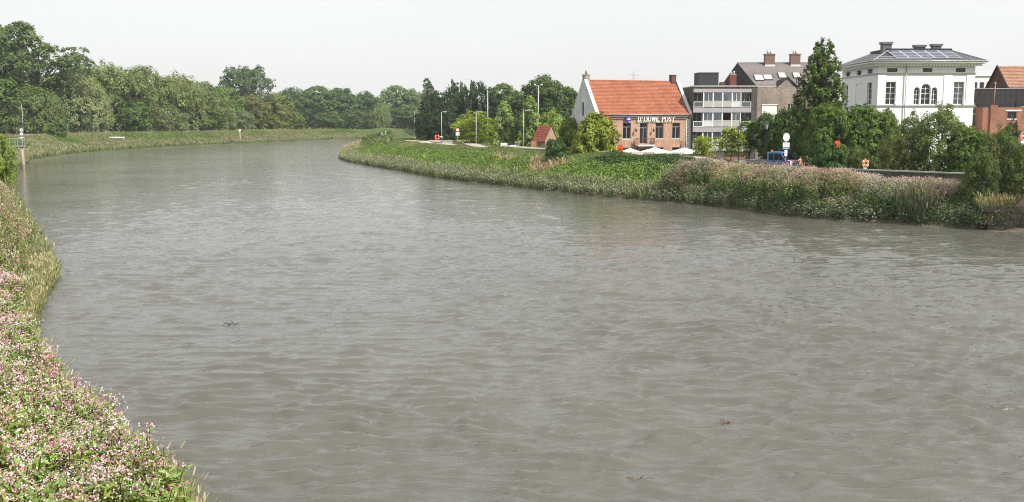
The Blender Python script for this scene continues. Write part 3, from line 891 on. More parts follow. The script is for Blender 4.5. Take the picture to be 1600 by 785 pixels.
for (c, r), z0 in zip(CS, ZS):
    n = 14
    for i in range(n):
        a0, a1 = math.pi*i/n, math.pi*(i+1)/n
        fr.prism([(c+r*1.02*math.cos(a0), z0+r*1.02*math.sin(a0)), (c+r*1.02*math.cos(a1), z0+r*1.02*math.sin(a1)), (c+(r-.07)*math.cos(a1), z0+(r-.07)*math.sin(a1)), (c+(r-.07)*math.cos(a0), z0+(r-.07)*math.sin(a0))], 'y', .23, .29)
    f = MB()
    f.box(c-r+.0, c-r+.06, .22, .29, 7.76, z0); f.box(c+r-.06, c+r, .22, .29, 7.76, z0); f.box(c-r, c+r, .222, .288, 7.72, 7.79)
    f.box(c-.025, c+.025, .225, .285, 7.79, z0+(.3 if r > .5 else 0)); 
    for zz in ((8.4, 9.05, z0) if r > .5 else (8.35, 8.95, z0)): f.box(c-r+.06, c+r-.06, .227, .283, zz-.025, zz+.025)
    w_ = f.build('arched_window', WPAINT, man)
    p_ = MB().prism([(c-r, 7.73)] + [(c+r, 7.73)] + [(c+r*math.cos(math.pi*i/n), z0+r*math.sin(math.pi*i/n)) for i in range(n+1)], 'y', .255, .262)
    p_.build('pane', GLASS, w_)
tag(fr.build('arch_frame', WPAINT, man), kind='stuff')
for i, (a, b, c0, d0) in enumerate(fh[:8]):
    if i in (0, 1): window(man, a, c0, b-a, d0-c0, .2, 2, 4, WPAINT, GLASS if i == 0 else CLEAR, curtain=None if i == 0 else MATS['grey_curtain'], sill=STONE)
    elif i < 5: window(man, a, c0, b-a, d0-c0, .2, 2, 1, mat('dark_green_frame', (.05, .06, .055), .6, .1, 4), GLASS)
    else: window(man, a, c0, b-a, d0-c0, .2, 2, 3, WPAINT, GLASS)
for i, (a, b, c0, d0) in enumerate(lf):
    window(man, 0, 0, b-a, d0-c0, 0, 2, 1 if i < 3 else 4, MATS['dark_green_frame'] if i < 3 else WPAINT, GLASS, rot=-math.pi/2, loc=(.2, b, c0))
def band(z0, z1, out):
    b = MB()
    b.box(-out, MW+out, -out, -.003, z0, z1); b.box(MW+.003, MW+out, 0, MD+out, z0, z1); b.box(-out, -.003, 0, MD+out, z0, z1)
    return b
band(11.36, 11.5, .14).build('string_course', STONE, man)
band(7.5, 7.64, .14).build('string_course', mat('grey_stone', (.36, .36, .36), .85, .1, 2), man)
for x0 in (-.02, 7.95, MW-.98): MB().box(x0, x0+1.0, -.06, -.004, 7.66, 11.34).build('pilaster', BLUEW, man)
OV = 1.0
cn = MB(); cn.box(-.5, MW+.5, -.5, MD+.5, 12.46, 12.56); cn.box(-OV, MW+OV, -OV, MD+OV, 12.66, 12.84); cn.box(-.8, MW+.8, -.8, MD+.8, 12.562, 12.658)
cn.build('cornice', WHITE, man)
dn = MB()
for i in range(34): dn.box(-.55+i*.38, -.33+i*.38, -.62, -.3, 12.30, 12.456)
for i in range(36): dn.box(-.62, -.3, -.2+i*.38, .02+i*.38, 12.30, 12.456)
tag(dn.build('dentils', WHITE, man), kind='stuff')
MB().tube([(-OV-.05, -OV-.05, 12.88), (MW+OV+.05, -OV-.05, 12.88), (MW+OV+.05, MD+OV, 12.88)], .08, 8).tube([(-OV-.05, -OV-.05, 12.885), (-OV-.05, MD+OV, 12.885)], .08, 8).build('gutter', MATS['zinc'], man)
MB().tube([(3.32, -.18, 12.4), (3.32, -.18, .3)], .06, 8).build('downpipe', mat('grey_pipe', (.33, .34, .35), .5, .1, 3), man)
MS = mat('mansion_slate', (.125, .122, .122), .75, .16, 2.5, .3, streak=.08)
X0, X1, Y0, Y1, Z1 = 2.5, 10.3, 4.0, MD-3.5, 14.42
e = [(-OV, -OV, 12.86), (MW+OV, -OV, 12.86), (MW+OV, MD+OV, 12.86), (-OV, MD+OV, 12.86)]
tp = [(X0, Y0, Z1), (X1, Y0, Z1), (X1, Y1, Z1), (X0, Y1, Z1)]
rf = MB()
for k in range(4):
    k2 = (k+1) % 4
    a, b, c0, d0 = map(Vector, (e[k], e[k2], tp[k2], tp[k]))
    nrm = (b-a).cross(d0-a).normalized(); nrm = nrm if nrm.z > 0 else -nrm
    for j in range(20):
        t0, t1 = j/20, (j+1)/20
        rf.add([a.lerp(d0, t0)+nrm*.03, b.lerp(c0, t0)+nrm*.03, b.lerp(c0, t1), a.lerp(d0, t1)], [(0,1,2,3)])
rf.add(tp, [(0,1,2,3)])
roof = rf.build('roof', MS, man)
MB().box(X0-.1, X1+.1, Y0-.1, Y0+.15, Z1-.02, Z1+.24).box(X0-.1, X0+.15, Y0+.153, Y1, Z1-.02, Z1+.24).box(X1-.15, X1+.1, Y0+.153, Y1, Z1-.02, Z1+.24).build('roof_parapet', mat('black_lead', (.03, .03, .034), .6, .2, 3), roof)
for k in (0, 1): MB().bar(Vector(e[k])+Vector((0,0,.05)), Vector(tp[k])+Vector((0,0,.04)), .16, .08).build('hip', mat('zinc_hip', (.30, .30, .31), .5, .1, 3), roof)
for (x0, y0, w_, h_) in ((1.95, 4.3, 1.1, 1.0), (7.7, 8.5, 1.2, .95), (9.0, 6.2, 1.0, .9)):
    c_ = MB().box(x0, x0+w_, y0, y0+.9, Z1-.6, Z1+h_-.2); c_.box(x0-.12, x0+w_+.12, y0-.12, y0+1.02, Z1+h_-.2, Z1+h_)
    k_ = c_.build('chimney', mat('lead_clad', (.13, .125, .135), .7, .2, 3), man)
    MB().box(x0-.16, x0+w_+.16, y0-.16, y0+1.06, Z1+h_+.002, Z1+h_+.09).build('cap', mat('pale_cap', (.42, .41, .38), .8, .1, 3), k_)
PV = mat('solar_cells', (.05, .06, .10), .3, .12, 6, .6)
PVL = mat('solar_lines', (.30, .33, .40), .4, .05, 6)
dirv = (Vector(tp[0]) - Vector((X0, -OV, 12.86))); slope = math.atan2(Z1-12.86, Y0+OV); SL = math.hypot(Z1-12.86, Y0+OV)
pw, phh = 1.52, 1.22
pm = MB().box(0, pw, 0, phh, 0, .05, 0).mesh('solar_panel', mat('panel_frame', (.62, .63, .65), .4, .05, 5, .5))
cm = MB()
for i in range(6):
    for j in range(4):
        cm.box(.05+i*(pw-.1)/6+.006, .05+(i+1)*(pw-.1)/6-.006, .05+j*(phh-.1)/4+.006, .05+(j+1)*(phh-.1)/4-.006, .052, .058)
cmesh = cm.mesh('cells', PV)
for i in range(5):
    for j in range(3):
        dd = .85 + j*(phh+.06)
        o = link('solar_panel', pm, man, (2.05 + i*(pw+.05), -OV + dd*math.cos(slope), 12.86 + dd*math.sin(slope) + .12), (slope, 0, 0))
        link('cells', cmesh, o)

# ------------------------------------------------------------------ barn, sheet-clad shed and red brick building on the right
RBRICK = brick_mat('orange_red_brick', (.31, .125, .07), (.24, .095, .058), (.33, .24, .19), .2)
SHEET = mat('dark_fibre_sheet', (.075, .075, .078), .8, .2, 2.5, .2, streak=.2)
BTILE = mat('brown_orange_tile', (.36, .20, .135), .9, .2, 1.2, .15)
barn = thing('brick_barn', "tall barn with orange tile roof and dark brick gable behind the sheet-clad shed", 'barn', (71.7, 150, 2.6), R(-6))
m = MB(); m.box(.2, 16, .3, 9, 0, 11.0); m.prism([(.3, 11.0), (9, 11.0), (4.6, 14.0)], 'x', .2, .5)
m.build('wall', mat('sooty_brick', (.105, .05, .038), .9, .25, 2), barn)
r_ = MB(); slope_tiles(r_, (.0, -.2, 10.9), (16, -.2, 10.9), (16, 4.6, 14.25), (.0, 4.6, 14.25), 44, 15, .06)
r_.add([(0, 9.3, 10.9), (16, 9.3, 10.9), (16, 4.6, 14.25), (0, 4.6, 14.25)], [(0,1,2,3)])
r_.build('roof', BTILE, barn)
MB().bar((.0, -.25, 10.95), (.0, 4.6, 14.32), .18, .14).bar((.0, 9.35, 10.95), (.0, 4.6, 14.32), .18, .14).build('verge', mat('dark_timber', (.05, .035, .03), .8, .2, 3), barn)
shed = thing('sheet_clad_shed', "dark grey ribbed sheet-clad shed above the red brick front", 'shed', (62.3, 140, 2.6))
m = MB().box(0, 15, .12, 8, 0, 10.4); m.build('wall', MATS['sooty_brick'], shed)
pn = MB()
for i in range(8): pn.box(.09*i+.01, .09*i+.05, -.06, .0, 0, 2.7)
pn.box(0, .70, 0, .03, -.003, 2.703)
pmesh = pn.mesh('sheet_panel', SHEET)
for i in range(21): link('sheet_panel', pmesh, shed, (.02 + .71*i, .06, 7.75 + .02*(i % 2)))
MB().box(-.05, 15, -.05, 8.05, 10.46, 10.56).build('roof_edge', MATS['zinc'], shed)
o = MB().box(5.9, 6.6, -.12, .05, 7.4, 8.9).build('opening', DARKROOM, shed)
rb = thing('red_brick_building', "orange red brick building with white window lintels at the right edge", 'building', (60.6, 133, 2.6))
m = MB()
wh = [(3.2, 4.35, 6.45, 7.35), (5.9, 7.0, 6.7, 7.6), (2.9, 3.6, 3.4, 4.2)]
m.holed(14, 7.9, wh, .2, front)
m.box(.0, .02, .001, 6, 0, 7.899); m.box(.03, 14, 5.9, 6, 0, 7.89)
m.add([(0,0,7.9),(14,0,7.9),(14,6,7.9),(0,6,7.9)], [(0,1,2,3)])
m.build('wall', RBRICK, rb)
pr = MB().box(.95, 1.75, -.22, -.003, 0, 8.2).build('buttress', RBRICK, rb)
MB().tube([(1.35, -.1, 8.2), (1.35, -.1, 10.75)], .06, 8).lathe([(.07, 0), (.13, .05), (.13, .3), (.0, .4)], 8, (1.35, -.1, 10.75)).build('flue', mat('rust_pipe', (.32, .22, .17), .7, .2, 4), pr)
for i, (a, b, c0, d0) in enumerate(wh):
    window(rb, a, c0, b-a, d0-c0, .15, 2, 1, MATS['dark_green_frame'], GLASS, sill=WPAINT)
    MB().box(a-.3, b+.6, -.09, .1, d0+.05, d0+.22).build('lintel', WPAINT, rb)
MB().box(4.9, 14, -.05, .3, 7.91, 8.02).build('coping', CONC, rb)
lt = thing('lean_to', "small lean-to with brown tiles between the white mansion and the brick building", 'lean-to', (58.4, 135, 2.6))
MB().box(0, 2.2, .1, 4, 0, 5.6).build('wall', MATS['sooty_brick'], lt)
r_ = MB(); slope_tiles(r_, (2.9, 0, 7.35), (2.9, 4, 7.35), (.4, 4, 11.6), (.4, 0, 11.6), 13, 14, .05)
r_.box(-.2, .39, 0, 4, 5.6, 11.5)
r_.build('roof', mat('brown_grey_tile', (.26, .19, .15), .9, .2, 2), lt)
MB().prism([(.4, 11.4), (2.85, 7.25), (2.2, 5.6), (-.2, 5.6), (-.2, 11.4)], 'y', .1, .25).build('gable', mat('dim_boards', (.13, .115, .10), .9, .2, 2), lt)
MB().box(-.3, 2.9, -.06, .09, 6.95, 7.15).build('fascia', CONC, lt)
fw = thing('white_office_building', "pale flat-roofed building far behind, seen between mansion and barn", 'building', (91.5, 210, 2.6))
m = MB(); m.holed(12, 15.2, [(.4+1.4*i, 1.4+1.4*i, 12.3, 14.0) for i in range(7)], .2, front); m.box(0, 12, 6, 6.1, 0, 15.2); m.add([(0,0,0),(0,6,0),(0,6,15.2),(0,0,15.2)], [(0,1,2,3)])
m.build('wall', WHITE, fw)
for i in range(7): window(fw, .4+1.4*i, 12.3, 1.0, 1.7, .15, 1, 1, WPAINT, GLASS)
MB().prism([(-.3, 15.2), (6.4, 15.2), (4.5, 16.2), (1, 16.2)], 'x', -.3, 12.3).build('roof', GREYM, fw)
sd = thing('small_brick_shed', "small shed with rusty red tiled roof beside the leafy walnut tree", 'shed', (6.7, 176, 2.9), R(36))
sd.scale = (.70, .70, 1.0)
SH = 2.55
m = MB(); m.box(-1.9, 1.9, 0, 5, 0, SH); m.prism([(-1.9, SH), (1.9, SH), (0, 4.9)], 'y', 0, .25); m.prism([(-1.9, SH), (1.9, SH), (0, 4.9)], 'y', 4.75, 5)
m.build('wall', mat('tan_brick', (.33, .235, .17), .9, .25, 3), sd)
r_ = MB(); slope_tiles(r_, (-2.15, 5.2, SH-.2), (-2.15, -.2, SH-.2), (0, -.2, 5.05), (0, 5.2, 5.05), 16, 9, .05)
slope_tiles(r_, (2.15, -.2, SH-.2), (2.15, 5.2, SH-.2), (0, 5.2, 5.05), (0, -.2, 5.05), 16, 9, .05)
r_.build('roof', mat('rusty_red_tile', (.27, .085, .05), .9, .25, 1.5), sd)
dd_ = MB()
for k in range(5): dd_.box(-1.905, -1.87, 1.6+k*.25, 1.84+k*.25, .05, 2.05)
tag(dd_.build('door_boards', mat('grey_board', (.17, .155, .14), .9, .2, 3), sd), kind='stuff')
MB().box(-2.2, -2.02, -.2, 5.2, SH-.34, SH-.2).build('eaves_board', mat('dark_timber', (.05, .035, .03)), sd)

# ------------------------------------------------------------------ quay wall and old stone abutment
qw = thing('quay_wall', "long dark quay parapet with pale coping along the right bank", 'wall', (0, 0, 0))
Q = [Vector((26.2, 114.3, 0)), Vector((33.4, 104.6, 0)), Vector((43.9, 93.4, 0))]
QB = mat('dark_wall_concrete', (.085, .080, .07), .9, .25, 1.2, .1, streak=.3)
wm, cm_ = MB(), MB()
for a, b in zip(Q[:-1], Q[1:]):
    d = (b-a).normalized(); nrm = Vector((-d.y, d.x, 0))
    for mb, w, z0, z1 in ((wm, .3, 1.2, 3.84), (cm_, .44, 3.843, 3.97)):
        ps = [a+nrm*w/2, b+nrm*w/2, b-nrm*w/2, a-nrm*w/2]
        mb.prism([(p.x, p.y) for p in ps], 'z', z0, z1)
wm.build('wall', QB, qw); 
n = 0
for a, b in zip(Q[:-1], Q[1:]):
    ln = (b-a).length; k = int(ln/2); d = (b-a)/k
    for i in range(k):
        p = a + d*i; ang = math.atan2(d.y, d.x)
        key = 'coping%d' % n
        MB().box(.006, d.length-.006, -.2, .2, 0, .12+.008*(i % 2)).build('coping_slab', CONC, qw, (p.x, p.y, 3.843), (0, 0, ang))
    n += 1
ab = thing('stone_abutment', "old dark stone abutment at the water's edge on the far right", 'wall', (37.9, 82.6, 0), R(-12))
STN = mat('stained_shaded_stone', (.045, .040, .030), .95, .4, 1.3, .1, bump=.03, streak=.3)  # stained stone, with the overhanging bush's shade darkened into the colour
rs = random.Random(4)
for j in range(5):
    for i in range(7):
        x0 = i*1.25 + (.6 if j % 2 else 0)
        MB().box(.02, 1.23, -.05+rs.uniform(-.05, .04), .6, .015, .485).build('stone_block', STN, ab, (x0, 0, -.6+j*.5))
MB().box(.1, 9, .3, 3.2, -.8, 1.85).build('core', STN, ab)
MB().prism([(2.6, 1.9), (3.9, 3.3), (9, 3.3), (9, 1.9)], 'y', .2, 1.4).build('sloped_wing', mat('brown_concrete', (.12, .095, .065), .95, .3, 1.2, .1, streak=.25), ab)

# ------------------------------------------------------------------ street lamps, floodlights, lanterns
LAMPH = mat('lamp_grey', (.36, .36, .36), .45, .08, 4, metal=.2)
LENS = mat('lamp_lens', (.70, .70, .68), .3, .05, 4)
def lamp(x, y, z, h, label, wood=None, side=1):
    t_ = thing('street_lamp', label, 'street lamp', (x, y, z), 0, 'street lamps along the dike path')
    MB().tube([(0,0,0), (0,0,h*.45), (0,0,h)], [.11, .095, .07], 10).tube([(0,0,0),(0,0,1.0)], .14, 10).build('pole', LAMPH, t_)
    MB().tube([(0,0,h-.05), (.25*side,0,h+.05), (.4*side,0,h+.08)], .045, 6).build('arm', LAMPH, t_)
    hd = MB().prism([(.3*side, h+.02), (.35*side, h+.2), (1.15*side, h+.24), (1.25*side, h+.1), (1.2*side, h+.04)], 'y', -.2, .2).build('lamp_head', LAMPH, t_)
    MB().box(min(.5*side, 1.1*side), max(.5*side, 1.1*side), -.15, .15, h-.06, h+.019).build('lens', LENS, hd)
    return t_
for (u, y, zt, lab) in ((690, 228, 10.8, "grey street lamp beside the red lifebuoy stand"),
                        (744, 212, 10.65, "grey street lamp in front of the yellow-green tree"),
                        (818, 190, 10.68, "grey street lamp between the two pale pyramidal trees"),
                        (648, 330, 12.1, "farthest small street lamp, before the tall slim poplar")):
    x = at(u, 200, y).x; zb = min(hz(x, y), 4.3)
    lamp(x, y, zb - .15, zt - zb + .1, lab)
x = at(36, 200, 300).x
t_ = thing('lamp_mast', "thin bare mast on the left dike before dark trees", 'mast', (x, 300, hz(x, 300)-.2))
MB().tube([(0,0,0),(0,0,9.2)], [.11,.07], 8).build('pole', LAMPH, t_); MB().box(-.3, .12, -.1, .1, 9.15, 9.3).build('lamp_head', LAMPH, t_)
def flood(u, y, zt, label, wide):
    x = at(u, 200, y).x; zb = 2.4
    t_ = thing('floodlight_mast', label, 'floodlight', (x, y, zb), 0, 'tall floodlight masts behind the dike')
    h = zt - zb
    MB().tube([(0,0,0),(0,0,h)], [.2,.11], 10).build('pole', LAMPH, t_)
    MB().box(-wide/2, wide/2, -.05, .05, h, h+.1).build('crossbar', LAMPH, t_)
    for sx in ((-.42, .42) if wide > 1 else (0,)):
        k_ = MB().prism([(-.3, .1), (.05, .4), (.12, .35), (-.2, 0)], 'x', sx*wide-.22, sx*wide+.22).build('lamp_head', LAMPH, t_, (0, 0, h))
        MB().prism([(-.31, .095), (-.29, .115), (-.19, .012), (-.21, -.008)], 'x', sx*wide-.18, sx*wide+.18).build('lens', LENS, k_, (0, -.012, 0))
flood(762, 245, 16.3, "tall floodlight mast with single lamp behind the yellow-green tree", .5)
flood(841, 225, 16.4, "tall floodlight mast with two lamps on a crossbar", 1.7)
def lantern(u, y, ztop, zb, label, basket=False):
    x = at(u, 200, y).x; h = ztop - zb
    t_ = thing('street_lantern', label, 'lantern', (x, y, zb), 0, 'old style lanterns on the quay')
    MB().lathe([(.16, 0), (.16, .5), (.09, .6), (.055, .9), (.05, h-1.05), (.09, h-1.0), (.03, h-.95)], 10).build('pole', DARKM, t_)
    ln = MB()
    for k in range(4):
        a = math.pi/4 + k*math.pi/2; c_, s_ = math.cos(a), math.sin(a)
        ln.bar((.12*c_, .12*s_, h-.95), (.27*c_, .27*s_, h-.3), .035, .035)
    ln.lathe([(.14, h-.97), (.14, h-.93)], 8); ln.lathe([(.36, h-.3), (.30, h-.22), (.12, h-.04), (.03, h+.0), (.02, h+.14)], 8)
    hd = ln.build('lantern_head', DARKM, t_)
    MB().lathe([(.11, h-.93), (.25, h-.31)], 4).build('lantern_glass', mat('milky_glass', (.55, .57, .60), .2, .05, 3), hd)
    if basket:
        bk_ = MB().lathe([(.0, -.4), (.25, -.3), (.4, 0), (.38, .02)], 12, (0, 0, h-2.2)).build('flower_basket', BARK, t_)
        return t_, bk_, h
lantern(1198, 118, 8.75, 3.0, "street lantern with pale glass left of the blue truck")
lt_, lbk, lh = lantern(1155, 130, 8.1, 2.9, "street lantern carrying a hanging flower basket before the flats", True)

# ------------------------------------------------------------------ signs, lifebuoys, boxes
def ring_text_bars(mb, x0, x1, zs, y, th=.05):
    for i, zz in enumerate(zs): mb.box(x0 + .05*(i % 2), x1 - .1*(i % 3), y-.006, y, zz, zz+th)
x, y = at(1229, 200, 112).x, 112
t_ = thing('quay_sign', "pole with oval white sign and a white and blue plate before the truck", 'sign', (x, y, 3.0))
MB().tube([(0,0,0),(0,0,4.45)], .045, 8).build('pole', GREYM, t_)
o = MB().tube([(0,-.06,0),(0,-.09,0)], .36, 28).build('round_plate', mat('sign_cream', (.80, .79, .72), .5, .04, 3), t_, (0, 0, 4.0)); o.scale = (1, 1, 1.28)
o = MB().box(-.36, .36, -.09, -.055, 2.72, 3.42).build('text_plate', SIGNW, t_)
k_ = MB(); ring_text_bars(k_, -.28, .28, (3.26, 3.14, 3.02), -.092, .045); tag(k_.build('small_print', mat('print_grey', (.25, .30, .30)), o), kind='stuff')
MB().box(-.355, .355, -.098, -.091, 2.78, 2.92).build('blue_band', mat('sign_blue_bright', (.03, .15, .50), .45, .05, 3), o)
MB().box(-.15, .15, -.09, -.055, 1.95, 2.62).build('small_plate', SIGNW, t_)
x, y = at(715, 200, 215).x, 215
t_ = thing('prohibition_sign', "round red and white traffic sign on a post by the yellow-green tree", 'sign', (x, y, 3.4))
MB().tube([(0,0,0),(0,0,3.9)], .05, 8).build('pole', GREYM, t_)
o = MB().tube([(0,-.055,3.55),(0,-.085,3.55)], .40, 24).build('sign_rim', RED, t_)
MB().tube([(0,-.086,3.55),(0,-.092,3.55)], .29, 24).build('sign_face', SIGNW, o)
MB().box(-.4, .4, -.085, -.055, 2.35, 3.1).build('sign_plate', mat('plate_grey', (.60, .61, .62), .5, .05, 3), t_)
def lifebuoy(x, y, z, label, col, post=1.4, r=.42, slats=True):
    t_ = thing('lifebuoy_stand', label, 'lifebuoy', (x, y, z), 0, 'lifebuoy stands on the river banks')
    MB().box(-.05, .05, -.03, .05, 0, post+.5).build('post', GREYM, t_)
    mb = MB(); n = 20
    for i in range(n):
        a0, a1 = 2*math.pi*i/n, 2*math.pi*(i+1)/n
        for j in range(6):
            p = []
            for a, b in ((a0, j), (a1, j), (a1, j+1), (a0, j+1)):
                bb = 2*math.pi*b/6; rr = r - .1 + .1*math.cos(bb)
                p.append((rr*math.cos(a), -.16+.09*math.sin(bb), post+rr*math.sin(a)))
            mb.add(p, [(0,1,2,3)])
    o = mb.build('ring', col, t_)
    bd = MB()
    for a in (45, 135, 225, 315):
        c_, s_ = math.cos(R(a)), math.sin(R(a))
        bd.bar(((r-.21)*c_, -.165, post+(r-.21)*s_), ((r+.01)*c_, -.165, post+(r+.01)*s_), .12, .22)
    tag(bd.build('band', WPAINT, o), kind='stuff')
    return t_
x = at(683, 200, 225).x
t_ = lifebuoy(x, 225, 3.9, "red lifebuoy board standing on the dike path", RED, 1.35, .55)
MB().tube([(0,-.03,1.35),(0,.02,1.35)], .6, 20).build('backboard', RED, t_)
x = at(808, 200, 195).x
lifebuoy(x, 195, 3.55, "grey and white lifebuoy ring between two pale trees", mat('buoy_brown', (.16, .12, .10), .7, .2, 3), .95, .5)
x = at(1354, 200, 103).x
t_ = lifebuoy(x, 103, 3.4, "orange lifebuoy on a white stand behind the quay parapet", ORANGE, 1.15, .36)
MB().box(-.16, .16, -.06, -.031, .3, .8).build('plate', WPAINT, t_)
x = at(688, 200, 226).x
t_ = thing('information_board', "low white and teal board just right of the red lifebuoy", 'board', (x, 226.5, 4.1))
MB().box(-.5, .6, 0, .05, 1.1, 1.35).build('panel', SIGNW, t_); MB().box(-.5, .6, -.008, -.002, 1.14, 1.22).build('stripe', mat('teal', (.03, .25, .30)), t_)
MB().box(-.45, -.38, .06, .12, 0, 1.35).build('leg', GREYM, t_); MB().box(.48, .55, .06, .12, 0, 1.35).build('leg', GREYM, t_)
x = at(1308, 200, 118).x
t_ = thing('red_post_box', "narrow red box with curved top on a post among the bushes", 'box', (at(1308, 200, 108).x, 108, 4.45))
MB().box(-.05, .05, -.02, .06, -1.6, 1.2).build('post', GREYM, t_)
MB().prism([(-.28, .9), (-.30, 2.0), (-.05, 2.28), (.26, 2.2), (.30, 1.2), (.14, .95)], 'y', -.2, -.03).build('box_body', mat('bright_red', (.72, .07, .03), .5, .06, 3), t_)
MB().prism([(-.02, .6), (-.05, .95), (.25, .95), (.22, .4)], 'y', -.16, -.04).build('flap', RED, t_)
x = at(1601, 200, 98).x
t_ = thing('no_entry_sign', "round red no-entry sign with white bar at the right edge", 'sign', (x, 98, 3.0))
MB().tube([(0,0,0),(0,0,4.75)], .045, 8).build('pole', GREYM, t_)
o = MB().tube([(0,-.055,4.35),(0,-.085,4.35)], .38, 24).build('sign_disc', mat('sign_red', (.66, .03, .05), .4, .05, 3), t_)
MB().box(-.28, .28, -.092, -.086, 4.28, 4.42).build('bar', SIGNW, o); 
rim = MB()
for i in range(24):
    a0, a1 = 2*math.pi*i/24, 2*math.pi*(i+1)/24
    rim.add([(.38*math.cos(a0),-.087,4.35+.38*math.sin(a0)),(.38*math.cos(a1),-.087,4.35+.38*math.sin(a1)),(.345*math.cos(a1),-.087,4.35+.345*math.sin(a1)),(.345*math.cos(a0),-.087,4.35+.345*math.sin(a0))],[(0,1,2,3)])
rim.build('sign_rim', SIGNW, o)
MB().box(-.3, .3, -.085, -.055, 3.42, 3.88).build('text_plate', SIGNW, t_)
x = at(1087, 200, 140).x
t_ = thing('traffic_sign', "dark backed traffic sign on a thin post by the right parasol", 'sign', (x, 140, 3.0))
MB().tube([(0,0,0),(0,0,3.9)], .05, 8).build('pole', GREYM, t_); MB().box(-.35, .35, -.09, -.055, 2.85, 3.85).build('sign_plate', mat('sign_dark', (.04, .045, .06), .5, .1, 3), t_)
MB().box(-.2, .2, -.09, -.055, 1.9, 2.2).build('small_plate', DARKM, t_)
for i, (u, y, lab) in enumerate(((787, 191, "white concrete block, left one of the pair by the path"), (800, 190, "white concrete block, right one of the pair by the path"))):
    x = at(u, 200, y).x; zz = hz(x, y)
    t_ = thing('concrete_block', lab, 'block', (x, y, zz-.1), R(8+20*i), 'white concrete blocks by the path')
    bmk = MB().box(-.62, .62, -.5, .5, 0, 1.15); bmk.box(-.5, .5, -.38, .38, 1.15, 1.22)
    bmk.build('block_body', mat('white_concrete', (.62, .61, .58), .85, .15, 2, streak=.1), t_)
    MB().box(-.45, .45, -.515, -.501, .25, .85).build('face_panel', CONC, t_)
x = at(834, 200, 172).x
t_ = thing('wooden_planter', "orange brown wooden planter box on the grass near the small shed", 'planter', (x, 172, hz(x, 172)-.05))
pl = MB()
for k in range(4):
    MB().box(-.55, .55, -.4, -.36, .02+k*.24, .24+k*.24).build('plank', mat('warm_wood', (.36, .20, .10), .85, .2, 3), t_)
MB().box(-.55, .55, -.355, .4, 0, .92).build('box_body', MATS['warm_wood'], t_); MB().box(-.6, -.5, -.45, -.3, 0, 1.05).build('corner_post', BROWNF, t_); MB().box(.5, .6, -.45, -.3, 0, 1.05).build('corner_post', BROWNF, t_)
x = at(970, 200, 147).x
t_ = thing('red_letter_box', "red upright box beside the left terrace parasol", 'box', (x, 147, 3.2))
MB().prism([(-.3, 0), (.3, 0), (.3, 2.05), (.2, 2.2), (-.2, 2.2), (-.3, 2.05)], 'y', -.2, .25).build('box_body', RED, t_)
MB().box(-.2, .2, -.215, -.201, 1.5, 1.6).build('slot', DARKM, t_); MB().box(-.2, .2, -.215, -.201, .7, 1.2).build('panel', mat('orange_panel', (.75, .2, .06), .5, .05, 3), t_)

# ------------------------------------------------------------------ parasols on the terrace
CANV = mat('white_canvas', (.82, .82, .80), .85, .03, 2, .1)
def parasol(x, y, z, r, h, label, rot):
    t_ = thing('parasol', label, 'parasol', (x, y, z), rot, 'white parasols on the inn terrace')
    MB().tube([(0,0,0),(0,0,h)], .03, 8).build('pole', mat('pole_wood', (.30, .2, .12), .6, .1, 3), t_)
    MB().lathe([(.0, .1), (.35, .1), (.4, .06), (.4, 0), (0, 0)], 14).build('base', CONC, t_)
    cn_ = MB(); n = 8
    zc = lambda q: h - .02 - .62*q**.9
    for k in range(n):
        a0, a1 = 2*math.pi*k/n, 2*math.pi*(k+1)/n
        for j in range(4):
            q0, q1 = j/4, (j+1)/4
            ps = []
            for a, q in ((a0, q0), (a1, q0), (a1, q1), (a0, q1)): ps.append((r*q*math.cos(a), r*q*math.sin(a), zc(q)))
            cn_.add(ps if j else ps[1:], [(0,1,2,3)] if j else [(0,1,2)])
        cn_.add([(r*math.cos(a0), r*math.sin(a0), zc(1)), (r*math.cos(a1), r*math.sin(a1), zc(1)), (r*math.cos(a1), r*math.sin(a1), zc(1)-.22), (r*math.cos(a0), r*math.sin(a0), zc(1)-.22)], [(0,1,2,3)])
    cn_.build('canopy', CANV, t_)
    rb_ = MB()
    for k in range(n):
        a = 2*math.pi*k/n; rb_.bar((0, 0, h-.1), (r*.97*math.cos(a), r*.97*math.sin(a), zc(1)-.03), .02, .02)
    tag(rb_.build('ribs', BROWNF, t_), kind='stuff')
for (u, y, zt, r, lab) in ((985, 147.5, 4.95, 1.75, "smallest white parasol, leftmost on the inn terrace"), (1024, 145.6, 5.1, 2.2, "wide white parasol below the inn's balcony"), (1070, 146, 5.05, 2.3, "white parasol at the inn's right corner")):
    x = at(u, 200, y).x
    parasol(x, y, 2.4, r, zt-2.4, lab, R(u))

# ------------------------------------------------------------------ piles in the river, guard rail, pylon
PILE = mat('weathered_pile', (.30, .25, .18), .9, .2, 2, .1, streak=.2)
x, y = at(33, 200, 192).x, 192
t_ = thing('mooring_pile', "weathered river pile with railed platform near the left bank", 'pile', (x, y, 0))
MB().tube([(0,0,-2.5),(0,0,1),(-.05,0,4.05)], [.34,.33,.31], 12).build('pile_shaft', PILE, t_)
MB().tube([(-.1,0,-.1),(-.1,0,-.05),(0,0,.55)], [.36,.36,.355], 12).build('wet_band', mat('wet_wood', (.07, .06, .045), .5, .2, 3), t_)
pf = MB().box(-2.6, .45, -.5, .5, 4.05, 4.2).build('platform', GREYM, t_)
rl = MB()
for xx in (-2.55, -1.1, .3):
    for yy in (-.46, .42): rl.box(xx, xx+.06, yy, yy+.05, 4.203, 5.55)
for yy in (-.455, .425):
    for zz in (4.85, 5.5): rl.box(-2.54, .35, yy, yy+.04, zz, zz+.055)
rl.build('railing', GREYM, pf)
sp = MB().tube([(.1,0,4.2),(.05,0,7.4)], .06, 8).build('sign_post', GREYM, t_)
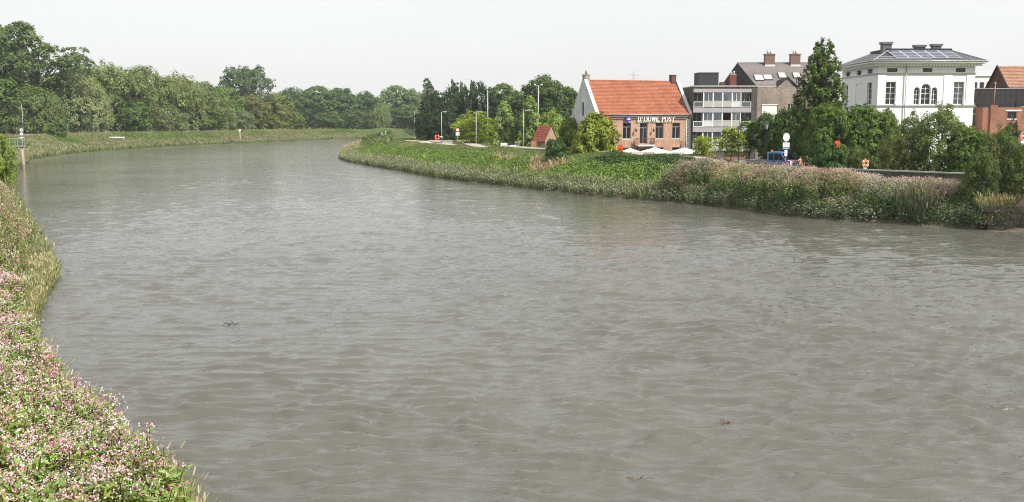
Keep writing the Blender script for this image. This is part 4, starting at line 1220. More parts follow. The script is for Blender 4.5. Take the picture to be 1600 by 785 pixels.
MB().tube([(.05,-.08,7.1),(.05,-.12,7.1)], .3, 16).build('round_sign', SIGNW, sp); MB().box(-.22, .3, -.12, -.08, 6.15, 6.6).build('square_sign', SIGNW, sp); MB().box(-.3, .35, -.12, -.08, 5.6, 5.75).build('number_plate', SIGNW, sp)
MB().tube([(.05,-.125,7.1),(.05,-.13,7.1)], .13, 12).build('mark', DARKM, sp)
x, y = at(374.5, 200, 402).x, 402
t_ = thing('navigation_pile', "slim grey navigation pile standing in the far river bend", 'pile', (x, y, 0))
MB().tube([(0,0,-2),(0,0,4.3)], .3, 10).build('pile_shaft', PILE, t_); MB().tube([(0,0,4.3),(0,0,4.9)], .12, 8).box(-.4, .4, -.1, .1, 4.9, 5.6).build('topmark', WPAINT, t_)
x = at(174, 200, 322).x
t_ = thing('guard_rail', "long low white barrier on the left dike under the willows", 'barrier', (x, 322, hz(x, 322)), R(4))
MB().box(-3.9, 3.9, -.06, .06, .35, .72).build('rail', WPAINT, t_)
for k in range(5): MB().box(-3.7+k*1.85, -3.58+k*1.85, .07, .17, -.1, .7).build('post', GREYM, t_)
for i, (u, lab) in enumerate(((596.5, "white marker post, left one in the brush on the point"), (602.5, "white marker post, right one in the brush on the point"))):
    y = 246; x = at(u, 200, y).x; zz = hz(x, y)
    t_ = thing('marker_post', lab, 'post', (x, y, zz-.2), 0, 'white marker posts on the point')
    MB().tube([(0,0,0),(0,0,3.0)], .09, 8).build('post_shaft', LAMPH, t_); MB().lathe([(.1, 0), (.1, .14), (0, .2)], 8, (0,0,3.0)).build('cap', WPAINT, t_)
py = thing('power_pylon', "distant lattice power pylon above the inn's roof", 'pylon', (175.7, 1500, 3))
st = mat('pylon_steel', (.40, .42, .44), .6, .05, 1)
mb = MB(); Hh = 77.5
wz = lambda zz: 5.5*(1-zz/Hh)**1.2 + .5
lv = [0, 14, 26, 36, 45, 53, 60, 66, 71, 75, Hh]
for a, b in zip(lv[:-1], lv[1:]):
    for sx, sy in ((-1,-1),(1,-1),(1,1),(-1,1)):
        mb.bar((sx*wz(a), sy*wz(a), a), (sx*wz(b), sy*wz(b), b), .35, .35)
    mb.bar((-wz(a), -wz(a), a), (wz(b), -wz(b), b), .22, .22); mb.bar((wz(a), -wz(a), a), (-wz(b), -wz(b), b), .22, .22)
    mb.bar((-wz(a), wz(a), a), (-wz(b), -wz(b), b), .22, .22)
mb.build('tower', st, py)
for zz, w in ((58, 9), (65, 11), (71.5, 8)):
    MB().bar((-w, 0, zz), (w, 0, zz), .4, .4).bar((-w, 0, zz), (0, 0, zz+2.5), .25, .25).bar((w, 0, zz), (0, 0, zz+2.5), .25, .25).build('cross_arm', st, py)
wr = MB()
for zz, w in ((58, 9), (65, 11), (71.5, 8)):
    for sx in (-w, w):
        for sg in (-1, 1):
            wr.tube([(sx + sg*k*40, k*8*sg, zz-1.5-9*(1-((k-4)/4)**2)) for k in range(9)], .05, 3)
tag(wr.build('power_lines', st, py), kind='stuff')

# ------------------------------------------------------------------ foliage building blocks (numpy)
def unit(v):
    return v / np.maximum(np.linalg.norm(v, axis=-1, keepdims=True), 1e-9)
def leaf_quads(P, Nn, T, L, W, fold=.0):
    """rhombic leaves: centre-base P, normal, tangent, length, width"""
    B = unit(np.cross(Nn, T)); T = unit(np.cross(B, Nn))
    L = np.asarray(L)[:, None]; W = np.asarray(W)[:, None]
    v0 = P; v1 = P + T*L*.45 + B*W*.5; v2 = P + T*L; v3 = P + T*L*.45 - B*W*.5
    V = np.stack([v0, v1, v2, v3], 1).reshape(-1, 3)
    F = np.arange(len(V)).reshape(-1, 4)
    return V, F
def clumps(rs, blobs, rc, n_per, k, leaf, wid, mode='up', colour=(.06, .10, .03), var=.22, yellow=.15, cap=None, inner=.12, flat=.75):
    """leaves gathered in small clumps over the surfaces of many overlapping blobs"""
    Pc, Dc = [], []
    bl = np.array(blobs, float)
    for b in bl:
        r3 = b[3:6]; rm = r3.mean()
        n = max(3, int(k * 1.45 * (rm/rc)**2))
        d = unit(rs.normal(size=(n, 3))); 
        low = d[:, 2] < -.45
        d[low, 2] *= -.6; d = unit(d)
        f = rs.uniform(.78, 1.04, n); f[rs.rand(n) < inner] *= .6
        p = b[:3] + d*r3*f[:, None]
        Pc.append(p); Dc.append(d)
    Pc = np.vstack(Pc); Dc = np.vstack(Dc)
    # drop clumps buried deep inside another blob
    keep = np.ones(len(Pc), bool)
    for b in bl:
        keep &= ~(np.linalg.norm((Pc-b[:3])/b[3:6], axis=1) < .55)
    Pc, Dc = Pc[keep], Dc[keep]
    nC = len(Pc)
    n_per = int(n_per*1.2); leaf *= 1.12; wid *= 1.25; colour = tuple(1.9*q for q in colour)
    g = rs.normal(size=(nC, n_per, 3))
    gd = unit(g + Dc[:, None, :]*.9 + np.array([0, 0, .35]))
    rr = rs.uniform(.55, 1.05, (nC, n_per, 1)) * rc * rs.uniform(.7, 1.25, (nC, 1, 1))
    sc = np.array([1, 1, flat])
    if mode == 'droop': sc = np.array([.75, .75, 1.35])
    if mode == 'spike': sc = np.array([.6, .6, 1.5])
    P = Pc[:, None, :] + gd*rr*sc
    if mode == 'droop': P[..., 2] -= rc*.5
    Nn = unit(gd*.9 + Dc[:, None, :]*.5 + np.array([0, 0, .3]) + rs.normal(size=g.shape)*.42)
    if mode == 'droop': T = np.array([0, 0, -1.0]) + gd*.35 + rs.normal(size=g.shape)*.25
    elif mode == 'spike': T = np.array([0, 0, 1.0]) + Dc[:, None, :]*.8 + rs.normal(size=g.shape)*.25
    elif mode == 'flat': T = gd*np.array([1, 1, .1]) + rs.normal(size=g.shape)*.4; Nn = unit(np.array([0, 0, 1.0]) + rs.normal(size=g.shape)*.35)
    else: T = rs.normal(size=g.shape) + gd*.4
    P, Nn, T = (a.reshape(-1, 3) for a in (P, Nn, T))
    m_ = len(P)
    V, F = leaf_quads(P, Nn, T, leaf*rs.uniform(.7, 1.3, m_), wid*rs.uniform(.7, 1.3, m_))
    cb = np.exp(rs.normal(size=(nC, 1))*var*.6) * np.exp(rs.normal(size=(nC, n_per))*var*.6)
    yl_ = (rs.rand(nC, 1)*yellow + rs.rand(nC, n_per)*yellow*.6)
    c = np.array(colour)[None, None, :] * cb[..., None]
    c = c * (1 + yl_[..., None]*np.array([1.3, .7, -.3]))
    C = np.repeat(c.reshape(-1, 3), 4, 0)
    return V, F, np.clip(C, 0, .8)
def env(rs, H, Rr, z0, prof, n, br, zs=1.0, off=.62):
    out = []
    for i in range(n):
        f = (i + rs.rand()) / n
        a = i*2.399963 + rs.normal()*.35
        q = prof(f)
        rad = q*Rr*off*rs.uniform(.75, 1.1)
        b = br*Rr*(.55 + .6*q)*rs.uniform(.75, 1.25)
        out.append((rad*math.cos(a), rad*math.sin(a), z0 + (H-z0)*f*.97 - b*.35*(f > .8), b, b, b*zs*rs.uniform(.8, 1.15)))
    return out
def limbs(blobs, H, r0, z0, rs, every=2, lean=0):
    mb = MB()
    top = H*.8
    pts = [(0, 0, -.4), (rs.normal()*.05*r0, 0, H*.12), (rs.normal()*.4*r0+lean*.3, rs.normal()*.4*r0, H*.4), (rs.normal()*.8*r0+lean, rs.normal()*.8*r0, top)]
    mb.tube(pts, [r0*1.25, r0, r0*.62, r0*.15], 9)
    P = [Vector(p) for p in pts]
    for b in blobs[::every]:
        tz = max(z0*.6, min(top*.8, b[2]*.55))
        f = tz/top
        base = P[1].lerp(P[2], max(0, min(1, (tz-H*.12)/(H*.28)))) if tz < H*.4 else P[2].lerp(P[3], min(1, (tz-H*.4)/(H*.4)))
        end = Vector(b[:3]); mid = base.lerp(end, .5) + Vector((0, 0, .06*H))
        rr = r0*(.42 - .25*f)
        mb.tube([base, mid, end], [rr, rr*.6, rr*.15], 6)
    return mb
PROTO = {}
def proto(name, H, Rr, trunk_mb, VFC):
    print('PROTO', name, sum(len(a[1]) for a in VFC)) if False else None
    V = np.vstack([a[0] for a in VFC]); C = np.vstack([a[2] for a in VFC])
    F = []; o = 0
    for a in VFC: F.append(a[1] + o); o += len(a[0])
    F = np.vstack(F)
    PROTO[name] = (H, Rr, trunk_mb.mesh('trunk', BARK), npmesh('crown', V, F, C, [FOL]))
dome = lambda f: math.sqrt(max(0, 1-(1.55*f-.55)**2))
egg = lambda f: math.sin(math.pi*min(1, (f*.86+.10)))**.75
cone = lambda f: (1-f)**.8*.98 + .05
col_ = lambda f: math.sin(math.pi*(f*.82+.14))**.6
def make(name, seed, H, Rr, z0, prof, n, br, rc, n_per, k, leaf, wid, mode='up', colour=(.06,.10,.03), r0=.3, zs=1.0, var=.22, yellow=.15, off=.62, every=2, extra=None, flat=.75):
    rs = np.random.RandomState(seed)
    b = env(rs, H, Rr, z0, prof, n, br, zs, off)
    if extra: b += extra
    proto(name, H, Rr, limbs(b, H, r0, z0, rs, every), [clumps(rs, b, rc, n_per, k, leaf, wid, mode, colour, var, yellow, flat=flat)])
W1 = (1, 1, 1)
make('willow1', 1, 20, 9.5, 1.0, dome, 36, .36, 1.2, 22, 2.4, .66, .26, 'droop', (.094, .118, .050), .5, 1.1)
make('willow2', 2, 18, 9.0, .5, dome, 34, .36, 1.15, 22, 2.5, .62, .25, 'droop', (.094, .118, .050), .5, 1.1)
make('broad1', 3, 14, 6.5, .5, dome, 34, .34, .95, 17, 2.3, .5, .38, 'up', (.052, .086, .026), .4)
make('broad2', 4, 14, 6.0, .4, egg, 34, .34, .9, 17, 2.4, .5, .36, 'up', (.052, .086, .026), .4)
make('broad3', 5, 13, 7.0, .6, dome, 38, .30, .9, 17, 2.3, .46, .34, 'up', (.050, .080, .026), .42)
make('lombardy', 6, 22, 2.4, 1.0, col_, 26, .5, .6, 20, 2.2, .45, .30, 'spike', (.055, .085, .030), .3, 1.5)
make('pine1', 7, 15, 5.0, .6, dome, 42, .30, .75, 22, 2.4, .42, .16, 'spike', (.026, .046, .020), .3, .8, var=.16, yellow=.05)
make('pine2', 8, 14, 5.0, .3, lambda f: (1-f)**.6*.9+.15, 40, .30, .75, 22, 2.4, .42, .16, 'spike', (.026, .046, .020), .3, .8, var=.16, yellow=.05)
make('pyramid', 9, 10, 2.9, .6, lambda f: (1-f)**.75*.95+.1, 34, .30, .45, 20, 2.4, .30, .22, 'up', (.120, .168, .058), .16, 1.2, var=.25)
make('walnut', 10, 6, 4.0, .3, dome, 30, .34, .6, 22, 2.4, .42, .24, 'up', (.090, .125, .026), .2, var=.28, yellow=.4)
make('robinia', 11, 6, 4.2, .6, dome, 26, .32, .62, 24, 2.3, .34, .18, 'flat', (.135, .17, .03), .14, .5, yellow=.3, flat=.4)
make('big1', 12, 11, 5.0, .8, egg, 44, .30, .6, 24, 2.4, .30, .22, 'up', (.058, .100, .026), .28, yellow=.25)
make('big2', 13, 10, 5.2, .8, dome, 44, .29, .6, 24, 2.4, .30, .20, 'up', (.064, .108, .026), .28, yellow=.25)
make('redwood', 14, 17, 3.3, .8, lambda f: min(1, (1-f)**.68*1.05+.04) if f > .12 else .85, 90, .26, .48, 26, 2.3, .30, .13, 'spike', (.060, .092, .028), .35, .9, off=.72, yellow=.2)
make('shrub1', 15, 3, 2.3, .1, dome, 22, .36, .38, 24, 2.4, .22, .15, 'up', (.042, .078, .024), .07)
make('shrub2', 16, 3, 2.6, .1, dome, 24, .36, .4, 24, 2.4, .24, .12, 'up', (.070, .105, .032), .07, yellow=.3)
make('buddleia', 17, 7.5, 4.2, .2, dome, 40, .27, .55, 24, 2.3, .30, .11, 'up', (.072, .104, .036), .12, 1.0, yellow=.25, off=.72, extra=[(-1.8,.4,6.9,.22,.22,.9),(-.6,-.5,7.4,.2,.2,1.0),(.9,.3,7.2,.22,.22,.9),(2.2,-.2,6.6,.2,.2,.8),(-2.8,0,5.9,.2,.2,.8),(.2,.8,7.6,.16,.16,.9)])
make('streettree', 18, 4.6, 1.8, 1.6, dome, 22, .38, .42, 24, 2.3, .24, .15, 'flat', (.110, .150, .026), .08, .7, yellow=.3)
# tall airy poplar with separate masses of leaves and bare limbs showing
rs = np.random.RandomState(30)
air = []
for (cx, cz, rr) in ((-8,20,4.5),(-6,26,4.2),(-1.5,29,4.3),(2.5,26.5,4.2),(-2.5,23,4.5),(5.5,23,3.4),(8.6,21,2.8),(11,22.5,2.0),(1.5,20,4.2),(-6,14,4.8),(-1,14.5,5),(4.5,15,4.0),(11.5,19,1.7),(0,9,5.5),(-7,8,5),(6,9,4.0),(9.4,24.5,1.5)):
    for q in range(3): air.append((cx+rs.normal()*rr*.35, rs.normal()*3, cz+rs.normal()*rr*.3, rr*.62, rr*.62, rr*.55))
proto('airy', 33, 12, limbs(air, 31, .75, 3, rs, 2), [clumps(rs, air, 1.0, 17, 2.3, .62, .40, 'up', (.058, .086, .034), .25, .12)])
# spruce-like broad crown with upward plumes
rs = np.random.RandomState(31)
pl_ = []
for (cx, cz, rr) in ((0,19,3.5),(-4,18,3.2),(4,18.5,3.2),(-7,14.5,3.3),(7,15,3.2),(-2,15,4),(3,14,4),(-8.5,11,3),(8.5,11,3.2),(0,10,5),(-5,8,4.5),(5,8,4.5),(10.5,8,2),(-10.5,9.5,1.6)):
    for q in range(4): pl_.append((cx+rs.normal()*rr*.35, rs.normal()*3, cz+rs.normal()*rr*.25, rr*.66, rr*.66, rr*.8))
proto('plumed', 22, 10.5, limbs(pl_, 21, .5, 2, rs, 2), [clumps(rs, pl_, .95, 18, 1.8, .55, .36, 'up', (.050, .078, .036), .22, .08)])

def tree(kind, u, vtop, y, wpx, label, group=None, colour=W1, name='tree', cat='tree', rz=None, base=None, sink=.2):
    H, Rr, tm, cm_ = PROTO[kind]
    p = at(u, vtop, y)
    zb = (hz(p.x, y) if base is None else base) - sink
    sz = (p.z - zb)/H; sx = (wpx/2*y*1.0/1600)/Rr
    t_ = thing(name, label, cat, (p.x, y, zb), (rs_tree.uniform(0, 6.28) if rz is None else rz), group)
    t_.scale = (sx, sx, sz)
    link('trunk', tm, t_)
    c = link('crown', cm_, t_)
    c.color = (*colour, 1)
    return t_
rs_tree = random.Random(77)
G1 = 'trees on the left bank'; G2 = 'trees behind the far bend'; G3 = 'trees behind the inn and path'; G4 = 'trees and shrubs by the quay'
# left bank
tree('airy', 52, 36, 335, 155, "tallest airy tree with open limbs at the upper left", G1, name='poplar_tree', rz=0)
tree('broad1', -8, 44, 352, 110, "tall dark tree cut by the left edge of the photo", G1, (.85, .9, .95))
tree('broad2', 12, 122, 325, 130, "dark round tree at the left edge below the tall poplar", G1, (.95, .98, .85))
tree('willow2', 50, 140, 322, 90, "olive green willow behind the railed pile", G1, (.8, .9, .8), 'willow_tree')
tree('willow1', 108, 116, 345, 104, "silvery leaved willow in front of the long willow row", G1, (1.25, 1.22, 1.5), 'willow_tree')
tree('willow1', 168, 104, 378, 130, "highest broad willow of the long row", G1, (.95, 1.0, .9), 'willow_tree')
tree('willow2', 222, 108, 392, 110, "second willow of the row, left of the sloping end", G1, (.9, .95, .85), 'willow_tree')
tree('willow1', 268, 119, 405, 110, "rounded willow in the middle of the sloping row", G1, (.95, .97, .85), 'willow_tree')
tree('willow2', 312, 131, 430, 96, "lower willow at the right end of the row", G1, (.88, .95, .82), 'willow_tree')
tree('willow2', 146, 150, 352, 60, "small silver willow bush under the broad willow", G1, (1.2, 1.2, 1.5), 'willow_tree')
tree('broad2', 205, 160, 374, 66, "low green thicket tree beneath the second willow", G1, (1.0, 1.05, .9))
tree('willow2', 255, 168, 390, 74, "low grey willow at the foot of the rounded willow", G1, (1.05, 1.05, 1.1), 'willow_tree')
tree('broad1', 345, 138, 455, 80, "mid green tree left of the plumed tall tree", G1, (1.1, 1.1, .9))
tree('broad3', 118, 104, 400, 90, "dark tree top showing between the poplar and the willows", G1, (.7, .8, .8))
tree('broad2', 318, 168, 418, 60, "small green tree beside the silver sallow", G1, (1.0, 1.0, .9))
tree('willow1', 366, 172, 452, 66, "silver grey sallow bush at the start of the bend", G1, (1.0, 1.1, 1.5), 'willow_tree')
tree('shrub1', 88, 194, 290, 30, "dark little bush alone on the left dike's edge", G1, name='bush', cat='bush')
# far bend
tree('plumed', 384, 103, 515, 88, "tall plumed tree rising above the autumn-tinted trees", G2, name='plumed_tree', rz=0)
tree('broad3', 392, 150, 492, 64, "brown-tinted tree left of its twin under the plumed tree", G2, (1.45, 1.05, .95))
tree('broad1', 430, 149, 512, 66, "olive brown tree right of its twin under the plumed tree", G2, (1.45, 1.12, .9))
tree('broad2', 418, 178, 498, 44, "low rusty bush tree at the foot of the olive brown tree", G2, (1.5, 1.1, .85))
for i, (u, v, y, w, k, c, lab) in enumerate(((462, 140, 575, 74, 'broad3', (.8, .9, .9), "dark tree next to the autumn-tinted pair"),
        (497, 137, 580, 70, 'broad1', (.85, .92, .9), "dark domed tree, second of the far row"),
        (531, 139, 590, 70, 'broad2', (.72, .84, .85), "darkest tree in the middle of the far row"),
        (571, 146, 600, 66, 'broad3', (.68, .8, .8), "dark low crowned tree left of the silver grey tree"),
        (455, 176, 545, 46, 'broad1', (1.2, 1.2, 1.1), "paler small tree in front of the dark far row"),
        (512, 176, 560, 50, 'broad2', (.95, 1.0, .9), "small bushy tree at the foot of the far row"),
        (594, 163, 570, 36, 'willow2', (1.05, 1.15, 1.1), "small pale green tree before the silver grey tree"),
        (552, 172, 575, 50, 'broad3', (.8, .9, .9), "small dark tree above the narrow end of the water"))):
    tree(k, u, v, y, w, lab, G2, c)
tree('broad1', 618, 136, 620, 62, "silver grey poplar, left of its taller twin in the bend", G2, (1.35, 1.32, 1.75), 'silver_poplar')
tree('broad3', 645, 142, 625, 52, "silver grey tree partly behind the slim poplar", G2, (1.2, 1.2, 1.6), 'silver_poplar')
tree('broad2', 632, 168, 590, 66, "green tree at the foot of the silver grey poplars", G2, (.95, 1.0, .9))
tree('lombardy', 668, 124, 560, 20, "tall slim poplar left of the dark pines", G2, (1.0, 1.0, 1.05), 'slim_poplar')
tree('lombardy', 678, 142, 545, 22, "shorter slim poplar against the first dark pine", G2, (1.0, 1.0, 1.0), 'slim_poplar')
for i, (u, v, lab) in enumerate(((708, 126, "slim poplar top, left of the three above the pines"), (721, 129, "small slim poplar top, middle of the three above the pines"), (738, 127, "slim poplar top, right of the three above the pines"))):
    tree('lombardy', u, v, 520 + 8*i, 12 - (i == 1)*3, lab, G2, (.85, .95, 1.0), 'slim_poplar')
# behind the path
for i, (u, v, y, w, k, lab) in enumerate(((684, 146, 262, 84, 'pine1', "dark pine standing leftmost over the path's bend"),
        (712, 134, 270, 84, 'pine2', "dark pine, second from the left over the path"),
        (746, 132, 266, 84, 'pine1', "dark pine behind the yellow-green tree"),
        (676, 176, 252, 66, 'pine2', "low dark pine at the edge of the path's bend"),
        (774, 146, 268, 80, 'pine2', "dark pine behind the left pale pyramidal tree"),
        (706, 180, 250, 76, 'pine1', "low dark pine beside the round traffic sign"))):
    tree(k, u, v, y, w, lab, G3, W1, 'pine_tree')
tree('broad1', 786, 134, 300, 70, "olive tree behind the pines, left of the large dark oak", G3, (1.0, .98, .8))
tree('broad3', 852, 123, 262, 106, "large dark round oak left of the inn", G3, (.74, .80, .72), 'oak_tree')
tree('broad2', 812, 146, 258, 58, "dark tree on the left flank of the large oak", G3, (.66, .74, .7), 'oak_tree')
tree('broad1', 888, 140, 258, 52, "dark tree on the right flank of the large oak", G3, (.72, .78, .7), 'oak_tree')
tree('broad2', 848, 170, 250, 104, "low dark tree below the large oak", G3, (.62, .72, .66), 'oak_tree')
tree('robinia', 741, 174, 226, 74, "yellow-green spreading tree behind the street lamp", G3, (.85, .92, .8))
tree('pyramid', 788, 160, 205, 46, "pale pyramidal tree, left one of the pair by the path", G3, (.95, .95, .9), 'pyramidal_tree')
tree('pyramid', 808, 190, 203, 24, "small green tree between the two pale pyramidal trees", G3, (.6, .7, .55))
tree('pyramid', 829, 152, 200, 44, "pale pyramidal tree, right one of the pair by the path", G3, (.85, .88, .8), 'pyramidal_tree')
tree('walnut', 862, 178, 205, 44, "light green tree just left of the walnut by the shed", G3, (.95, 1.05, 1.2))
tree('walnut', 893, 190, 157, 48, "leafy walnut tree right of the small shed", G3, (.72, .8, .8), 'walnut_tree')
tree('walnut', 931, 184, 149, 74, "larger yellow-green walnut tree before the inn's gable corner", G3, (1.05, 1.02, .85), 'walnut_tree', base=2.5)
tree('shrub1', 869, 222, 145.5, 34, "dark round shrub alone on the slope below the path", G3, (.7, .85, .8), 'bush', 'bush')
tree('streettree', 1100, 214, 134, 34, "small yellow-green street tree right of the parasols", G4, (1.1, 1.1, .9), base=3.0)
tree('streettree', 1143, 200, 136, 40, "yellow-green street tree in front of the flats", G4, (1.15, 1.12, 1), base=2.9)
tree('streettree', 1172, 190, 138, 44, "darker green street tree in front of the brick house", G4, (.5, .7, .7), base=2.9)
tree('big1', 1200, 176, 136, 40, "green tree behind the lantern by the truck", G4, (0.59, 0.67, 0.59), base=3)
tree('big1', 1232, 168, 133, 66, "dense green tree behind the blue truck", G4, (0.55, 0.65, 0.55), base=3)
tree('redwood', 1287, 65, 121, 108, "tallest conical conifer left of the white mansion", G4, (.8, .82, .75), name='conifer_tree', base=3)
tree('big2', 1292, 162, 116, 78, "green tree in front of the tall conifer", G4, (0.74, 0.78, 0.67), base=3)
tree('big1', 1346, 164, 117, 84, "green tree before the mansion's left corner", G4, (0.78, 0.81, 0.63), base=3)
tree('big2', 1384, 172, 117, 56, "light green tree covering the mansion's front left", G4, (0.78, 0.83, 0.67), base=3)
tree('big2', 1258, 186, 126, 70, "dark green tree behind the two walking people", G4, (0.44, 0.55, 0.48), base=3)
tree('shrub1', 1297, 230, 106.5, 52, "dark glossy shrub with a red box behind it", G4, (0.63, 0.78, 0.70), 'bush', 'bush', base=3)
tree('buddleia', 1341, 234, 108, 46, "mid green shrub behind the orange lifebuoy", G4, (0.67, 0.70, 0.59), 'bush', 'bush', base=3)
tree('buddleia', 1400, 212, 103, 56, "reddish green shrub left of the large arching bush", G4, (0.74, 0.68, 0.59), 'bush', 'bush', base=3)
tree('buddleia', 1474, 176, 102, 104, "large arching bush with upright shoots before the mansion", G4, (0.74, 0.78, 0.70), 'bush', 'bush', base=3)
tree('buddleia', 1428, 186, 106, 56, "arching bush with thin shoots, left of the largest one", G4, (0.63, 0.70, 0.63), 'bush', 'bush', base=3)
tree('big2', 1515, 200, 100, 76, "rounded green shrub before the brown lean-to", G4, (0.70, 0.78, 0.63), 'bush', 'bush', base=3)
tree('buddleia', 1568, 208, 88, 92, "big mottled shrub over the stone abutment", G4, (0.55, 0.61, 0.48), 'bush', 'bush', base=2.0)
tree('buddleia', 1538, 240, 85.5, 60, "yellow-green shrub hanging by the abutment's left end", G4, (0.52, 0.59, 0.46), 'bush', 'bush', base=1.6)
tree('buddleia', 1606, 236, 85, 70, "leafy shrub cut by the right edge above the abutment", G4, (0.74, 0.74, 0.55), 'bush', 'bush', base=1.9)
tree('pine2', 1582, 190, 108, 42, "small dark conifer before the red brick building", G4, (0.59, 0.67, 0.67), 'conifer_tree', base=3)
tree('shrub2', 0, 224, 146, 40, "bright green bush at the left edge on the bank", G1, (1.15, 1.15, .9), 'bush', 'bush')

# ------------------------------------------------------------------ plants of the banks
def blades(rs, n, h, w, spread, lean, c0, c1, seg=1, head=0, hc=None):
    """a tuft of grass blades; optional pale seed heads"""
    V, F, C = [], [], []
    for i in range(n):
        a = rs.rand()*6.283; r_ = spread*math.sqrt(rs.rand())
        b = np.array([r_*math.cos(a), r_*math.sin(a), 0]); hh = h*rs.uniform(.6, 1.15)
        ld = rs.rand()*6.283; lv = np.array([math.cos(ld), math.sin(ld), 0])*lean*hh*rs.uniform(.3, 1.2)
        wd = np.array([-math.sin(ld+rs.normal()*.6), math.cos(ld), 0])*w
        m_ = b + lv*.35 + np.array([0, 0, hh*.6]); t_ = b + lv + np.array([0, 0, hh])
        o = len(V); c = np.array(c0) + (np.array(c1)-np.array(c0))*rs.rand()
        V += [b-wd*.5, b+wd*.5, m_+wd*.5, m_-wd*.5, t_+wd*.12, t_-wd*.12]
        F += [(o, o+1, o+2, o+3), (o+3, o+2, o+4, o+5)]
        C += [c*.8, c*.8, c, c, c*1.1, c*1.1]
        if head and rs.rand() < head:
            o = len(V); hw = wd*1.6
            V += [t_-hw*.5, t_+hw*.5, t_+hw*.4+np.array([0,0,.2*h])+lv*.2, t_-hw*.4+np.array([0,0,.2*h])+lv*.2]
            F.append((o, o+1, o+2, o+3)); C += [np.array(hc)]*4
    return np.array(V), np.array(F), np.array(C)
def leafy(rs, n, h, r_, L, W, c0, c1, flower=0, fs=.06, fcs=(), top=.35, droop=.2):
    """a bushy herb: leaves through a dome, optional flowers near the top"""
    a = rs.rand(n)*6.283; q = np.sqrt(rs.rand(n)); zz = rs.rand(n)
    rad = r_*q*np.sqrt(np.clip(1.15-zz**2, 0.08, 1))
    P = np.stack([rad*np.cos(a), rad*np.sin(a), h*(.08+.9*zz)], 1)
    out = np.stack([np.cos(a), np.sin(a), np.zeros(n)], 1)
    Nn = unit(out*.5 + np.array([0, 0, .8]) + rs.normal(size=(n, 3))*.4)
    T = out + rs.normal(size=(n, 3))*.5 - np.array([0, 0, droop])
    V, F = leaf_quads(P, Nn, T, L*rs.uniform(.7, 1.3, n), W*rs.uniform(.7, 1.3, n))
    c = np.array(c0)[None] + (np.array(c1)-np.array(c0))[None]*rs.rand(n, 1)
    C = np.repeat(c, 4, 0)
    if flower:
        a = rs.rand(flower)*6.283; rad = r_*.95*np.sqrt(rs.rand(flower))
        zf = h*(1 - top*rs.rand(flower)**1.5 + .08)
        base = np.stack([rad*np.cos(a), rad*np.sin(a), zf], 1)
        FP = (base[:, None, :] + rs.normal(size=(flower, 4, 3))*fs*.9).reshape(-1, 3)
        nf = len(FP)
        V2, F2 = leaf_quads(FP, unit(rs.normal(size=(nf, 3)) + np.array([.3, -.5, .6])), rs.normal(size=(nf, 3)), np.full(nf, fs)*rs.uniform(.7, 1.3, nf), np.full(nf, fs*.9))
        fc = np.array(fcs)[rs.randint(0, len(fcs), flower)]
        fc = np.repeat(fc, 4, 0)*rs.uniform(.85, 1.1, (nf, 1))
        C = np.vstack([C, np.repeat(fc, 4, 0)]); F = np.vstack([F, F2 + len(V)]); V = np.vstack([V, V2])
    return V, F, C
PINKS = [(.64, .28, .38), (.70, .42, .50), (.76, .58, .62), (.70, .48, .54), (.58, .20, .30), (.78, .68, .69)]
def balsam(rs, H, nl, nf, L, W, fs, c0=(.09, .15, .03), c1=(.15, .22, .05)):
    """tall stem with whorls of narrow leaves and pink hooded flowers on top branchlets"""
    V, F, C = [], [], []
    o = 0
    ns = 3
    for sidx in range(ns):
        a0 = rs.rand()*6.283; tipx = np.array([math.cos(a0)*.22, math.sin(a0)*.22, 0])*(sidx > 0)
        b0 = np.array([0, 0, H*.0 if sidx == 0 else H*.45]); e0 = tipx*1.3 + np.array([0, 0, H*rs.uniform(.86, 1.0)])
        w = .018
        for d in (np.array([w, 0, 0]), np.array([0, w, 0])):
            vs = [b0-d, b0+d, e0+d*.5, e0-d*.5]; V.append(np.array(vs)); F.append(np.array([[0,1,2,3]])+o); o += 4
            C.append(np.tile(np.array([.16, .075, .045]), (4, 1)))
        m = nl//ns; zz = np.sort(rs.uniform(.15 if sidx == 0 else .5, .97, m)); a = rs.rand(m)*6.283
        P = b0 + (e0-b0)*((zz-(.0 if sidx == 0 else .45))/(1. if sidx == 0 else .55))[:, None]
        out = np.stack([np.cos(a), np.sin(a), rs.uniform(-.35, .5, m)], 1)
        Nn = unit(np.array([0, 0, 1.0]) - out*out[:, 2:]*.6 + rs.normal(size=(m, 3))*.3)
        v, f = leaf_quads(P + out*.03, Nn, out, L*rs.uniform(.7, 1.3, m), W*rs.uniform(.8, 1.2, m))
        V.append(v); F.append(f+o); o += len(v)
        c = np.array(c0) + (np.array(c1)-np.array(c0))*rs.rand(m, 1); C.append(np.repeat(c, 4, 0))
        k = nf//ns
        fp = e0 + rs.normal(size=(k, 3))*np.array([.085, .085, .10]) + np.array([0, 0, .02])
        fp = np.repeat(fp, 3, 0) + rs.normal(size=(k*3, 3))*fs*.35
        v, f = leaf_quads(fp, unit(rs.normal(size=(k*3, 3)) + np.array([.2, -.4, .5])), rs.normal(size=(k*3, 3)), fs*rs.uniform(.7, 1.2, k*3), fs*.85*rs.uniform(.7, 1.2, k*3))
        pal = np.array(PINKS)[rs.randint(0, 6)]*.6 + np.array(PINKS)[rs.randint(0, 6, k)]*.4
        V.append(v); F.append(f+o); o += len(v); C.append(np.repeat(np.repeat(pal, 3, 0), 4, 0))
    return np.vstack(V), np.vstack(F), np.vstack(C)
